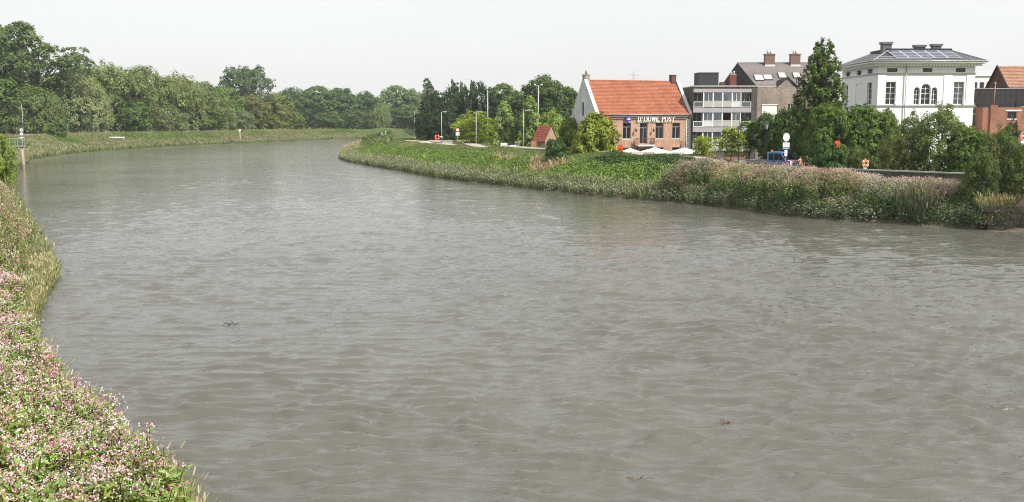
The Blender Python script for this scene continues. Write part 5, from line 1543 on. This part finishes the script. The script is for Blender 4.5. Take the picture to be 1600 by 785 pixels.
def merge(protos, P, rz, sc, idx, tint=None):
    Vs, Fs, Cs = [], [], []; o = 0
    for k, (v, f, c) in enumerate(protos):
        sel = np.where(idx == k)[0]
        if not len(sel): continue
        cs, sn = np.cos(rz[sel])[:, None], np.sin(rz[sel])[:, None]
        s_ = sc[sel][:, None]
        X = (v[None, :, 0]*cs - v[None, :, 1]*sn)*s_ + P[sel, 0:1]
        Y = (v[None, :, 0]*sn + v[None, :, 1]*cs)*s_ + P[sel, 1:2]
        Z = v[None, :, 2]*s_ + P[sel, 2:3]
        Vs.append(np.stack([X, Y, Z], -1).reshape(-1, 3))
        Fs.append((f[None] + (np.arange(len(sel))*len(v))[:, None, None]).reshape(-1, 4) + o)
        cc = np.broadcast_to(c[None], (len(sel), *c.shape))
        if tint is not None: cc = cc*tint[sel][:, None, :]
        Cs.append(cc.reshape(-1, 3)); o += len(sel)*len(v)
    return np.vstack(Vs), np.vstack(Fs), np.clip(np.vstack(Cs), 0, .9)
def spots(seed, n, x0, x1, y0, y1, side_, t0, t1, ywin=None, keep=None):
    """random places on a bank between two distances from the water, inside the camera's surroundings"""
    rs = np.random.RandomState(seed)
    x = rs.uniform(x0, x1, n); y = rs.uniform(y0, y1, n)
    m = np.abs(x) < .60*y + 9
    x, y = x[m], y[m]
    z, sd, t, yl, yr, q = survey(x, y)
    m = (sd == side_) & (t > t0) & (t < t1)
    if keep is not None: m &= keep(x, y, t, rs)
    return np.stack([x[m], y[m], z[m]], 1), t[m], rs
def along(seed, n, L, i0, i1, t0, t1, sgn):
    """random places spread evenly along one bank"""
    rs = np.random.RandomState(seed)
    seg = np.linalg.norm(np.diff(L, axis=0), axis=1); cum = np.concatenate([[0], np.cumsum(seg)])
    s0, s1 = np.interp([i0, i1], L[:, 1], cum) if L[0, 1] < L[-1, 1] else (0, cum[-1])
    s = rs.uniform(s0, s1, n); k = np.clip(np.searchsorted(cum, s)-1, 0, len(seg)-1)
    f = (s-cum[k])/seg[k]
    p = L[k]*(1-f)[:, None] + L[k+1]*f[:, None]
    d = (L[k+1]-L[k])/seg[k][:, None]; nr = np.stack([-d[:, 1], d[:, 0]], 1)*sgn
    off = rs.uniform(t0, t1, n)
    p = p + nr*off[:, None]
    m = (np.abs(p[:, 0]) < .62*p[:, 1] + 9) & (p[:, 1] > 8)
    p = p[m]
    z, sd, t, yl, yr, q = survey(p[:, 0], p[:, 1])
    m = (sd == (1 if L is LEFT else 2)) & (t > t0*.8) & (t < t1*1.1)
    return np.stack([p[m, 0], p[m, 1], z[m]], 1), t[m], rs
def plant(name, label, cat, protos, P, rs, s0, s1, tint=.15, idx=None, sink=.05, hue=None):
    n = len(P)
    P = P.copy(); P[:, 2] -= sink
    T = np.exp(rs.normal(size=(n, 1))*tint) * np.exp(rs.normal(size=(n, 3))*tint*.3)
    if hue is not None: T = T*hue
    V, F, C = merge(protos, P, rs.rand(n)*6.283, rs.uniform(s0, s1, n), rs.randint(0, len(protos), n) if idx is None else idx, T)
    o = link(name, npmesh(name, V, F, C, [VEG]))
    tag(o, label, cat, None, 'stuff')
    TRI.append((name, len(F)*2))
    return o
TRI = []
rp = np.random.RandomState(60)
GR0, GR1 = (.10, .145, .04), (.17, .20, .07)
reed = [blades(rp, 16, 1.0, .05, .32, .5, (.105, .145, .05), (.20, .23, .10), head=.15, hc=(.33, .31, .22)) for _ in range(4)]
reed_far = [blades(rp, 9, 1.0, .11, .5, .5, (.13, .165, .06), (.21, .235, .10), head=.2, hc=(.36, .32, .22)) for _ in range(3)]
silver = [leafy(rp, 34, .9, .5, .22, .07, (.19, .22, .13), (.33, .35, .25), droop=-.6) for _ in range(3)]
nettle = [leafy(rp, 34, .68, .5, .22, .15, (.090, .160, .030), (.190, .275, .052)) for _ in range(4)]
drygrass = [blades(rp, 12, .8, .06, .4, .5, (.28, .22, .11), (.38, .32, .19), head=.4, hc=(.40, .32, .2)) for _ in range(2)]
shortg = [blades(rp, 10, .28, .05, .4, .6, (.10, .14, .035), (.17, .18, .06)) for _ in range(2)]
bals_far = [leafy(rp, 50, 1.9, .55, .26, .10, (.085, .145, .035), (.18, .25, .07), flower=6, fs=.08, fcs=[(.52,.34,.36),(.60,.47,.47),(.62,.54,.48),(.42,.24,.26),(.40,.33,.2)], top=.3) for _ in range(4)]
bals_near = [balsam(rp, 1.45, 96, nf_, .19, .06, .041, (.16, .25, .05), (.27, .37, .09)) for nf_ in (30, 24, 24, 30, 9, 9, 6, 12)]
bals_mid = [leafy(rp, 34, 1.4, .5, .2, .08, (.09, .14, .035), (.17, .22, .06), flower=3, fs=.07, fcs=PINKS + [(.40,.24,.14),(.45,.3,.2)], top=.45) for _ in range(4)]

# left bank, near: balsam in flower
P, t, rs = along(1, 5200, LEFT, 2, 47, .25, 12, 1)
keep = rs.rand(len(P)) < np.where(t < 5.5, 1.0, .35)
P, t = P[keep], t[keep]
plant('flowering_balsam', "dense pink and white flowering balsam covering the near left bank", 'flowers', bals_near, P, rs, .72, 1.15, .14, idx=np.where(vnoise(P[:, 0], P[:, 1], 2.2, 51)*.6 + vnoise(P[:, 0], P[:, 1], .8, 52)*.4 > .46, rs.randint(0, 4, len(P)), rs.randint(4, 8, len(P))))
P, t, rs = along(2, 2600, LEFT, 2, 60, -.15, 1.0, 1)
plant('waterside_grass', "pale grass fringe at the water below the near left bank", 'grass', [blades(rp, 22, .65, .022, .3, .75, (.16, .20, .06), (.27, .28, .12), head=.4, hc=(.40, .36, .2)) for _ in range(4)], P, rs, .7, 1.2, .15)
P, t, rs = along(3, 2600, LEFT, 2, 40, .4, 8, 1)
plant('leafy_undergrowth', "bright green leaves growing between the near balsam stems", 'undergrowth', [leafy(rp, 30, .9, .4, .2, .07, (.16, .25, .05), (.26, .36, .08)) for _ in range(3)], P, rs, .7, 1.2, .15)
# left bank, middle
P, t, rs = along(4, 3600, LEFT, 44, 150, 1.2, 12, 1)
plant('mixed_balsam', "rusty pink and green balsam along the middle left bank", 'flowers', bals_mid, P, rs, .6, 1.1, .18)
P, t, rs = along(5, 3400, LEFT, 44, 215, .1, 3.0, 1)
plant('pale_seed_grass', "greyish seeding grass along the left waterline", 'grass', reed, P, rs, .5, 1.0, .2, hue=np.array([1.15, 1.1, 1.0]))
# left bank, far
P, t, rs = along(6, 6500, LEFT, 140, 520, 2.2, 6.5, 1)
plant('reedy_grass', "green and grey reedy grass low on the far left bank", 'grass', reed_far, P, rs, .55, 1.05, .2)
P, t, rs = along(7, 6500, LEFT, 140, 520, 5.5, 13, 1)
pinkish = vnoise(P[:, 0], P[:, 1], 16, 21) > .5
plant('bank_balsam', "patches of pink balsam high on the far left bank", 'flowers', [leafy(rp, 16, 1.0, .7, .36, .2, (.13, .175, .05), (.21, .25, .09), flower=2, fs=.15, fcs=[(.40,.27,.24),(.38,.29,.20),(.42,.33,.27)], top=.5) for _ in range(3)], P[pinkish], rs, .6, 1.0, .18)
plant('bank_herbs', "lush green herbs between the balsam on the far left bank", 'herbs', [leafy(rp, 16, .8, .7, .36, .22, (.10, .15, .03), (.17, .22, .05)) for _ in range(3)], P[~pinkish], rs, .6, 1.0, .18)
# right bank, the dike slope
RS0 = RIGHT
def rbank(seed, n, y0, y1, t0, t1):
    Lr = RIGHT[(RIGHT[:, 1] > y0) & (RIGHT[:, 1] < y1)]
    Lr = Lr[:len(Lr)]
    rs = np.random.RandomState(seed)
    seg = np.linalg.norm(np.diff(Lr, axis=0), axis=1); cum = np.concatenate([[0], np.cumsum(seg)])
    s = rs.uniform(0, cum[-1], n); k = np.clip(np.searchsorted(cum, s)-1, 0, len(seg)-1); f = (s-cum[k])/seg[k]
    p = Lr[k]*(1-f)[:, None] + Lr[k+1]*f[:, None]; d = (Lr[k+1]-Lr[k])/seg[k][:, None]
    p = p + np.stack([d[:, 1], -d[:, 0]], 1)*rs.uniform(t0, t1, n)[:, None]
    z, sd, t, yl, yr, q = survey(p[:, 0], p[:, 1])
    m = (sd == 2) & (t > t0*.8-.1) & (t < t1*1.1)
    return np.stack([p[m, 0], p[m, 1], z[m]], 1), t[m], rs
P, t, rs = rbank(11, 3000, 98, 262, .1, 3.6)
plant('reed_grass', "grey green reed grass along the right waterline", 'grass', reed, P, rs, .5, 1.1, .28)
P, t, rs = rbank(12, 1100, 82.4, 250, .1, 2.6)
sel = (vnoise(P[:, 0], P[:, 1], 3.5, 61) > .42) | (rs.rand(len(P)) < .2)
P = P[sel]
plant('silver_mugwort', "silvery grey leafy plants at the right water's edge", 'herbs', silver, P, rs, .7, 1.45, .15)
P, t, rs = rbank(13, 6200, 104, 250, 2.8, 9.0)
ok = ~((P[:, 1] > 141) & (P[:, 1] < 166) & (vnoise(P[:, 0], P[:, 1], 5, 34) > .5) & (t > 4))
plant('nettle_bed', "bright green leafy nettles covering the right bank slope", 'herbs', nettle, P[ok], rs, .7, 1.2, .2)
plant('dry_grass', "tan dry grass patch on the slope around the lone dark bush", 'grass', drygrass, P[~ok], rs, .7, 1.2, .2)
P, t, rs = rbank(14, 4200, 104, 262, 8.5, 19)
P = P[~((t > 13.8) & (t < 17.6))]
plant('mown_grass', "short yellow-green grass beside the path on the dike", 'grass', shortg, P, rs, .45, .85, .2)
P, t, rs = rbank(15, 900, 104, 142, 9.0, 12.2)
ok = P[:, 1] < 139
plant('dark_hedge', "dark green hedge below the path's right end", 'hedge', [leafy(rp, 46, .5, .55, .2, .14, (.035, .075, .018), (.08, .14, .03)) for _ in range(3)], P[ok], rs, .8, 1.3, .2)
# brush on the point
P, t, rs = rbank(16, 1500, 232, 345, .3, 12)
plant('point_brush', "brown and grey brush with pink seed heads on the point", 'brush', bals_far + reed, P, rs, .6, 1.0, .2, hue=np.array([1.3, 1.2, 1.15]))
P, t, rs = rbank(17, 260, 236, 300, 6, 13)
plant('point_shrubs', "green shrubs behind the brush on the point", 'shrubs', [leafy(rp, 50, 1.9, .9, .28, .2, (.06, .11, .025), (.11, .16, .04)) for _ in range(2)], P, rs, .8, 1.4, .2)
# quay zone: tall balsam mass
P, t, rs = rbank(18, 4200, 84.5, 114, .8, 8.6)
mc, mt, mrs = rbank(118, 34, 84.5, 114, 2.2, 7.2)
d2 = np.linalg.norm(P[:, None, :2] - mc[None, :, :2], axis=2)
mr_ = mrs.uniform(1.7, 3.3, len(mc)); mh_ = mrs.uniform(.5, 1.7, len(mc)) - .12*np.clip(mt - 5, 0, 9)
dome_ = np.max(np.where(d2 < mr_, mh_*np.sqrt(np.clip(1 - (d2/mr_)**2, 0, 1)), -.5), axis=1)
near_ = np.argmin(d2/mr_, axis=1)
P[:, 2] += -.25*sstep(3, 6, t) - .45*sstep(3, 6, t)*sstep(22, 25, P[:, 0])*(1 - sstep(31, 34, P[:, 0])) + dome_*(1 - .45*sstep(29, 34, P[:, 0])) - .25*np.clip(t - 5.0, 0, 9) - .55*sstep(28, 37, P[:, 0])*sstep(2, 6, t)
sel = (dome_ > -.2) | (rs.rand(len(P)) < .4)
P, t, near_ = P[sel], t[sel], near_[sel]
tone = mrs.uniform(.75, 1.25, (len(mc), 1)) * mrs.uniform(.9, 1.1, (len(mc), 3))
plant('tall_balsam', "tall balsam thicket with dusty pink flowers in front of the quay wall", 'flowers', bals_far, P, rs, .62, .98, .18, hue=tone[near_])
P, t, rs = rbank(19, 1000, 82.2, 112, .2, 3.2)
plant('edge_herbs', "dark leafy herbs with pale shoots under the balsam at the waterline", 'herbs', [leafy(rp, 40, 1.1, .5, .24, .06, (.06, .10, .035), (.20, .24, .13), droop=-.5) for _ in range(3)], P, rs, .7, 1.3, .25)
P, t, rs = rbank(20, 120, 85.0, 87.2, .4, 3.0)
plant('reed_clump', "upright blue-green reeds near the stone abutment", 'reeds', [blades(rp, 26, 2.0, .05, .5, .6, (.085, .125, .065), (.16, .20, .12), head=.2, hc=(.3, .26, .2)) for _ in range(3)], P, rs, .8, 1.2, .15)
# grass on the abutment and lawn behind the parapet
rs = np.random.RandomState(70)
P = np.stack([rs.uniform(38, 44, 90), rs.uniform(82.7, 84.4, 90), np.full(90, 1.85)], 1)
plant('abutment_grass', "dry yellow grass tufts on top of the stone abutment", 'grass', [blades(rp, 16, .9, .035, .25, .6, (.18, .18, .07), (.30, .27, .13), head=.3, hc=(.4, .34, .2)) for _ in range(2)], P, rs, .6, 1.1, .15)
P = np.stack([rs.uniform(37.2, 43, 60), np.zeros(60), rs.uniform(.1, 1.7, 60)], 1); P[:, 1] = 82.6 - (P[:, 0]-37.9)*math.tan(R(12)) - .12
plant('wall_herbs', "leafy herbs hanging over the face of the stone abutment", 'herbs', [leafy(rp, 30, .7, .4, .2, .07, (.06, .10, .03), (.13, .17, .06)) for _ in range(2)], P[rs.rand(60) < np.where(P[:, 0] < 38.6, 1, .4)], rs, .6, 1.2, .2)
# flowers of the hanging basket on the lantern
rs = np.random.RandomState(71)
V, F, C = clumps(rs, [(0, 0, 0, .45, .45, .35)], .16, 14, 2.2, .12, .08, 'up', (.06, .09, .04), .2, .1)
o = link('basket_flowers', npmesh('basket_flowers', V, F, C, [VEG]), lbk, (0, 0, lh - 2.1))
print('TRIS', sum(n for _, n in TRI), sorted(TRI, key=lambda a: -a[1])[:6])

# ------------------------------------------------------------------ blue works truck
trk = thing('blue_truck', "blue crew-cab flatbed truck with red and white hazard stripes on its front", 'truck', (30.45, 117.9, 3.06), math.atan2(-.77, .64))
# local: +x is forwards, y to the left side of the truck
TB = BLUE; LB = mat('light_blue_paint', (.10, .33, .62), .3, .06, 3, .5)
GL2 = GLASS
body = MB().prism([(0.0, .55), (0.0, 1.95), (.12, 2.12), (1.72, 2.12), (2.28, 1.32), (2.95, 1.18), (3.0, .55)], 'y', -.95, .95).build('cab', TB, trk, (-.6, 0, 0))
MB().box(.1, 1.74, -.88, .88, 2.122, 2.2).build('roof_panel', LB, body)
MB().prism([(1.765, 2.06), (2.285, 1.335), (2.30, 1.345), (1.78, 2.075)], 'y', -.82, .82).build('windscreen', GL2, body)
for sy in (-1, 1):
    y0, y1 = (-.958, -.951) if sy < 0 else (.951, .958)
    for (a, b, a2, b2) in ((.15, .72, .15, .72), (.86, 1.45, .86, 1.45)): MB().prism([(a, 1.25), (b+ .0, 1.25), (b2, 1.98), (a2, 1.98)], 'y', y0, y1).build('side_window', GL2, body)
    MB().prism([(1.52, 1.25), (2.2, 1.25), (1.72, 1.98), (1.52, 1.98)], 'y', y0, y1).build('side_window', GL2, body)
    for a in (.80, 1.5): MB().box(a, a+.015, y0-.002, y1+.002, .62, 1.98).build('door_seam', DARKM, body)
    MB().box(2.05, 2.2, sy*1.0-.1, sy*1.0+.1, 1.3, 1.6).build('mirror', DARKM, body)
    MB().box(2.99, 3.03, sy*.7-.2, sy*.7+.2, .72, .95).build('headlight', mat('lamp_clear', (.75, .76, .78), .15, .03, 3, .6), body)
MB().box(2.98, 3.10, -.98, .98, .40, .62).build('bumper', DARKM, body)
HW, HR = mat('hazard_white', (.80, .80, .78), .4, .04, 3), mat('hazard_red', (.65, .04, .03), .4, .04, 3)
for k in range(9):
    a = -.92 + k*.205
    MB().add([(3.004, a, .98), (3.004, a+.205, .98), (2.964, a+.205+.1*(1 if k < 4 else -1), 1.175), (2.964, a+.1*(1 if k < 4 else -1), 1.175)], [(0,1,2,3)]).build('hazard_stripe', HR if k % 2 else HW, body, (.002, 0, 0))
    MB().add([(2.40, a, 1.306), (2.40, a+.205, 1.306), (2.94, a+.205+.2, 1.19), (2.94, a+.2, 1.19)] if k < 8 else [(2.4, a, 1.306), (2.4, a+.18, 1.306), (2.94, a+.19, 1.19), (2.94, a+.18, 1.19)], [(0,1,2,3)]).build('hazard_stripe', HW if k % 2 else HR, body, (0, 0, .006))
for k in range(7):
    a = 2.0 + k*.14
    MB().add([(a-.1, -.954, .7), (a+.04, -.954, .7), (min(a+.2, 2.9), -.954, 1.1), (min(a+.06, 2.85), -.954, 1.1)], [(0,1,2,3)]).build('hazard_stripe', HR if k % 2 else HW, body)
bd = MB().box(-3.7, -.65, -1.0, 1.0, .75, .85).build('flatbed', DARKM, trk)
for sy in (-1, 1): MB().box(-3.7, -.65, sy*1.0-.025, sy*1.0+.025, .852, 1.25).build('side_board', mat('bed_grey', (.22, .23, .25), .6, .15, 3), bd)
MB().box(-3.72, -3.66, -.97, .97, .852, 1.25).build('tail_board', MATS['bed_grey'], bd)
hr = MB()
for yy in (-.9, -.3, .3, .9): hr.box(-.72, -.66, yy-.025, yy+.025, .85, 2.1)
hr.box(-.72, -.66, -.93, .93, 2.102, 2.16)
hr.build('headboard_rack', GREYM, bd)
MB().box(-3.7, 2.2, -.4, .4, .5, .74).build('chassis', BLACK, trk)
for xx in (-2.6, 1.75):
    for sy in (-1, 1):
        w_ = MB().tube([(xx, sy*.98, .38), (xx, sy*.74, .38)], .38, 18).build('wheel', BLACK, trk)
        MB().tube([(xx, sy*.985, .38), (xx, sy*.97, .38)], .2, 12).build('rim', GREYM, w_)
MB().lathe([(.1, 2.2), (.1, 2.36), (.05, 2.42), (0, 2.42)], 10, (-.45, -.5, 0)).build('beacon', ORANGE, trk)

# ------------------------------------------------------------------ two people on the quay
def skinned(name, verts, edges, radii, material, parent):
    me = bpy.data.meshes.new(name)
    me.from_pydata(verts, edges, [])
    o = bpy.data.objects.new(name, me); COL.objects.link(o)
    md = o.modifiers.new('skin', 'SKIN'); o.modifiers.new('sub', 'SUBSURF').levels = 1
    for i, r_ in enumerate(radii): me.skin_vertices[0].data[i].radius = (r_, r_) if not isinstance(r_, tuple) else r_
    me.skin_vertices[0].data[0].use_root = True
    dg = bpy.context.evaluated_depsgraph_get()
    m2 = bpy.data.meshes.new_from_object(o.evaluated_get(dg))
    bpy.data.objects.remove(o)
    m2.name = name; m2.materials.clear(); m2.materials.append(material)
    m2.polygons.foreach_set('use_smooth', [True]*len(m2.polygons))
    return link(name, m2, parent)
def person(x, y, z, rz, label, skin, arm_out, top=None, legc=None, hair=None, cap=None):
    p = thing('person', label, 'person', (x, y, z), rz, 'people beside the truck')
    V = [(0,0,.94),(0,0,1.12),(0,-.01,1.33),(0,0,1.46),(0,0,1.54),(0,-.01,1.64),(0,-.01,1.74)]
    Rr = [(.155,.105),(.135,.095),(.165,.11),(.075,.07),(.052,.055),(.082,.095),(.06,.075)]
    E_ = [(i, i+1) for i in range(6)]
    def add(par, v, r_):
        V.append(v); Rr.append(r_); E_.append((par, len(V)-1)); return len(V)-1
    add(5, (0, -.115, 1.635), .022)                       # nose
    for s_ in (-1, 1): add(5, (s_*.088, 0, 1.64), .018)   # ears
    for s_ in (-1, 1):
        k = add(2, (s_*.19, 0, 1.42), .062)
        if arm_out and s_ < 0: el, wr = (s_*.40, -.12, 1.26), (s_*.58, -.26, 1.36)
        else: el, wr = (s_*.25, .02, 1.15), (s_*.24, -.12, .93)
        k = add(k, el, .045); k = add(k, wr, .032)
        d = (Vector(wr) - Vector(el)).normalized(); side_ = d.cross(Vector((0, 0, 1)) if abs(d.z) < .8 else Vector((0, 1, 0))).normalized()
        pm_ = add(k, tuple(Vector(wr) + d*.07), .034)
        for f, (o_, l_) in enumerate(((-.03, .062), (-.01, .074), (.01, .07), (.03, .056))):
            b_ = Vector(wr) + d*.095 + side_*o_
            q_ = add(pm_, tuple(b_), .011); q_ = add(q_, tuple(b_ + d*l_*.6 - Vector((0, .01, 0))), .0095); add(q_, tuple(b_ + d*l_ - Vector((0, .025, 0))), .008)
        add(add(pm_, tuple(Vector(wr) + d*.05 - side_*.045), .011), tuple(Vector(wr) + d*.09 - side_*.065), .009)
    for s_ in (-1, 1):
        k = add(0, (s_*.10, 0, .84), .095); k = add(k, (s_*.12, -.03, .49), .06); k = add(k, (s_*.13, .02, .10), .043); k = add(k, (s_*.13, -.03, .04), .042); add(k, (s_*.14, -.15, .03), .035)
    skinned('body', V, E_, Rr, skin, p)
    sv = [(0,0,.96),(0,0,1.02)] ; sr = [(.172,.125),(.165,.118)]; se = [(0,1)]
    for s_ in (-1, 1):
        sv += [(s_*.105,0,.84),(s_*.12,-.02,.56)]; sr += [.112,.095]; n_ = len(sv); se += [(0, n_-2), (n_-2, n_-1)]
    skinned('shorts', sv, se, sr, legc, p)
    if top:
        tv = [(0,0,1.0),(0,0,1.14),(0,-.01,1.34),(0,0,1.45)]; tr_ = [(.165,.118),(.155,.112),(.182,.125),(.10,.085)]; te = [(0,1),(1,2),(2,3)]
        for s_ in (-1, 1): tv += [(s_*.2,0,1.42),(s_*.25,0,1.22)]; tr_ += [.08,.065]; n_ = len(tv); te += [(2, n_-2), (n_-2, n_-1)]
        skinned('shirt', tv, te, tr_, top, p)
    hm = MB(); 
    hm.lathe([(.0, .125), (.055, .115), (.092, .06), (.10, .0), (.085, -.05)], 12, (0, .012, 1.70))
    hm.build('cap' if cap else 'hair', cap or hair, p)
    for s_ in (-1, 1): MB().tube([(s_*.034, -.098, 1.66), (s_*.034, -.106, 1.66)], .011, 8).build('eye', DARKM, p)
    MB().box(-.026, .026, -.098, -.088, 1.585, 1.595).build('mouth', mat('lip', (.35, .12, .10)), p)
    for s_ in (-1, 1): MB().prism([(-.06, 0), (-.06, .09), (.02, .08), (.20, .045), (.21, 0)], 'x', s_*.13-.05, s_*.13+.05).build('shoe', DARKM, p, (0, 0, 0), (0, 0, math.pi) if False else (0, 0, 0))
    return p
SKIN = mat('warm_skin', (.52, .30, .20), .6, .08, 6)  # one even skin tone
x = at(1252, 200, 114.5).x
person(x, 114.5, 3.06, R(20), "bare-chested person in dark shorts standing right of the truck", SKIN, True, None, mat('navy_cloth', (.02, .025, .06), .85, .15, 5), mat('dark_hair', (.05, .035, .025), .8, .2, 9))
x = at(1263, 200, 114.9).x
person(x, 114.9, 3.06, R(-25), "person in dark clothes with light hair, standing beside the bare-chested person", SKIN, False, mat('charcoal_cloth', (.035, .035, .045), .9, .15, 5), MATS['navy_cloth'], mat('fair_hair', (.40, .33, .24), .8, .2, 9))

# ------------------------------------------------------------------ things drifting on the river
def drift(u, v, label, seed, n, ln, col, name, cat):
    r0 = ray(u, v); t0 = -CAM_Z / r0[2]
    rs = random.Random(seed)
    t_ = thing(name, label, cat, (r0[0]*t0, r0[1]*t0, 0))
    for k in range(n):
        a = rs.uniform(-.5, .5) + (math.pi if rs.random() < .5 else 0); x0, y0 = rs.uniform(-ln*.4, ln*.4), rs.uniform(-.15, .15)
        l_ = ln*rs.uniform(.3, .7); h_ = rs.uniform(.02, .16)
        MB().tube([(x0, y0, .0), (x0+l_*.5*math.cos(a), y0+l_*.5*math.sin(a), h_), (x0+l_*math.cos(a), y0+l_*math.sin(a), .01)], [.018, .016, .006], 5).build('twig', col, t_)
TW_ = mat('wet_twig', (.05, .045, .035), .7, .2, 6); TW2 = mat('brown_weed', (.20, .15, .11), .9, .2, 6); TW3 = mat('pale_driftwood', (.20, .17, .12), .9, .2, 6)
drift(365, 507, "small dark twigs floating in the calm left part of the river", 1, 5, .45, TW_, 'floating_twigs', 'twigs')
drift(1137, 661, "brown weed drifting in the foreground of the river", 2, 5, .4, TW2, 'floating_weed', 'weed')
drift(990, 752, "thin pale stick floating near the bottom of the photo", 5, 2, .6, TW2, 'floating_stick', 'stick')
drift(1450, 356, "pale dead branches at the water's edge below the reeds", 3, 6, 1.6, TW3, 'dead_branches', 'branches')
drift(1570, 363, "pale driftwood line floating before the stone abutment", 4, 8, 2.2, TW3, 'driftwood', 'driftwood')

# ------------------------------------------------------------------ summer haze
hm_, ht, ho = new_mat('haze_air')
pv = N(ht, "ShaderNodeVolumePrincipled")
pv.inputs['Color'].default_value = (.86, .90, .95, 1); pv.inputs['Density'].default_value = .00016; pv.inputs['Anisotropy'].default_value = .2
ht.links.new(pv.outputs[0], ho.inputs['Volume'])
hz_o = MB().box(-1900, 1900, -1900, 2200, -4.5, 95).build('haze', hm_)
tag(hz_o, 'thin summer haze over the river and the far trees', None, None, 'stuff')
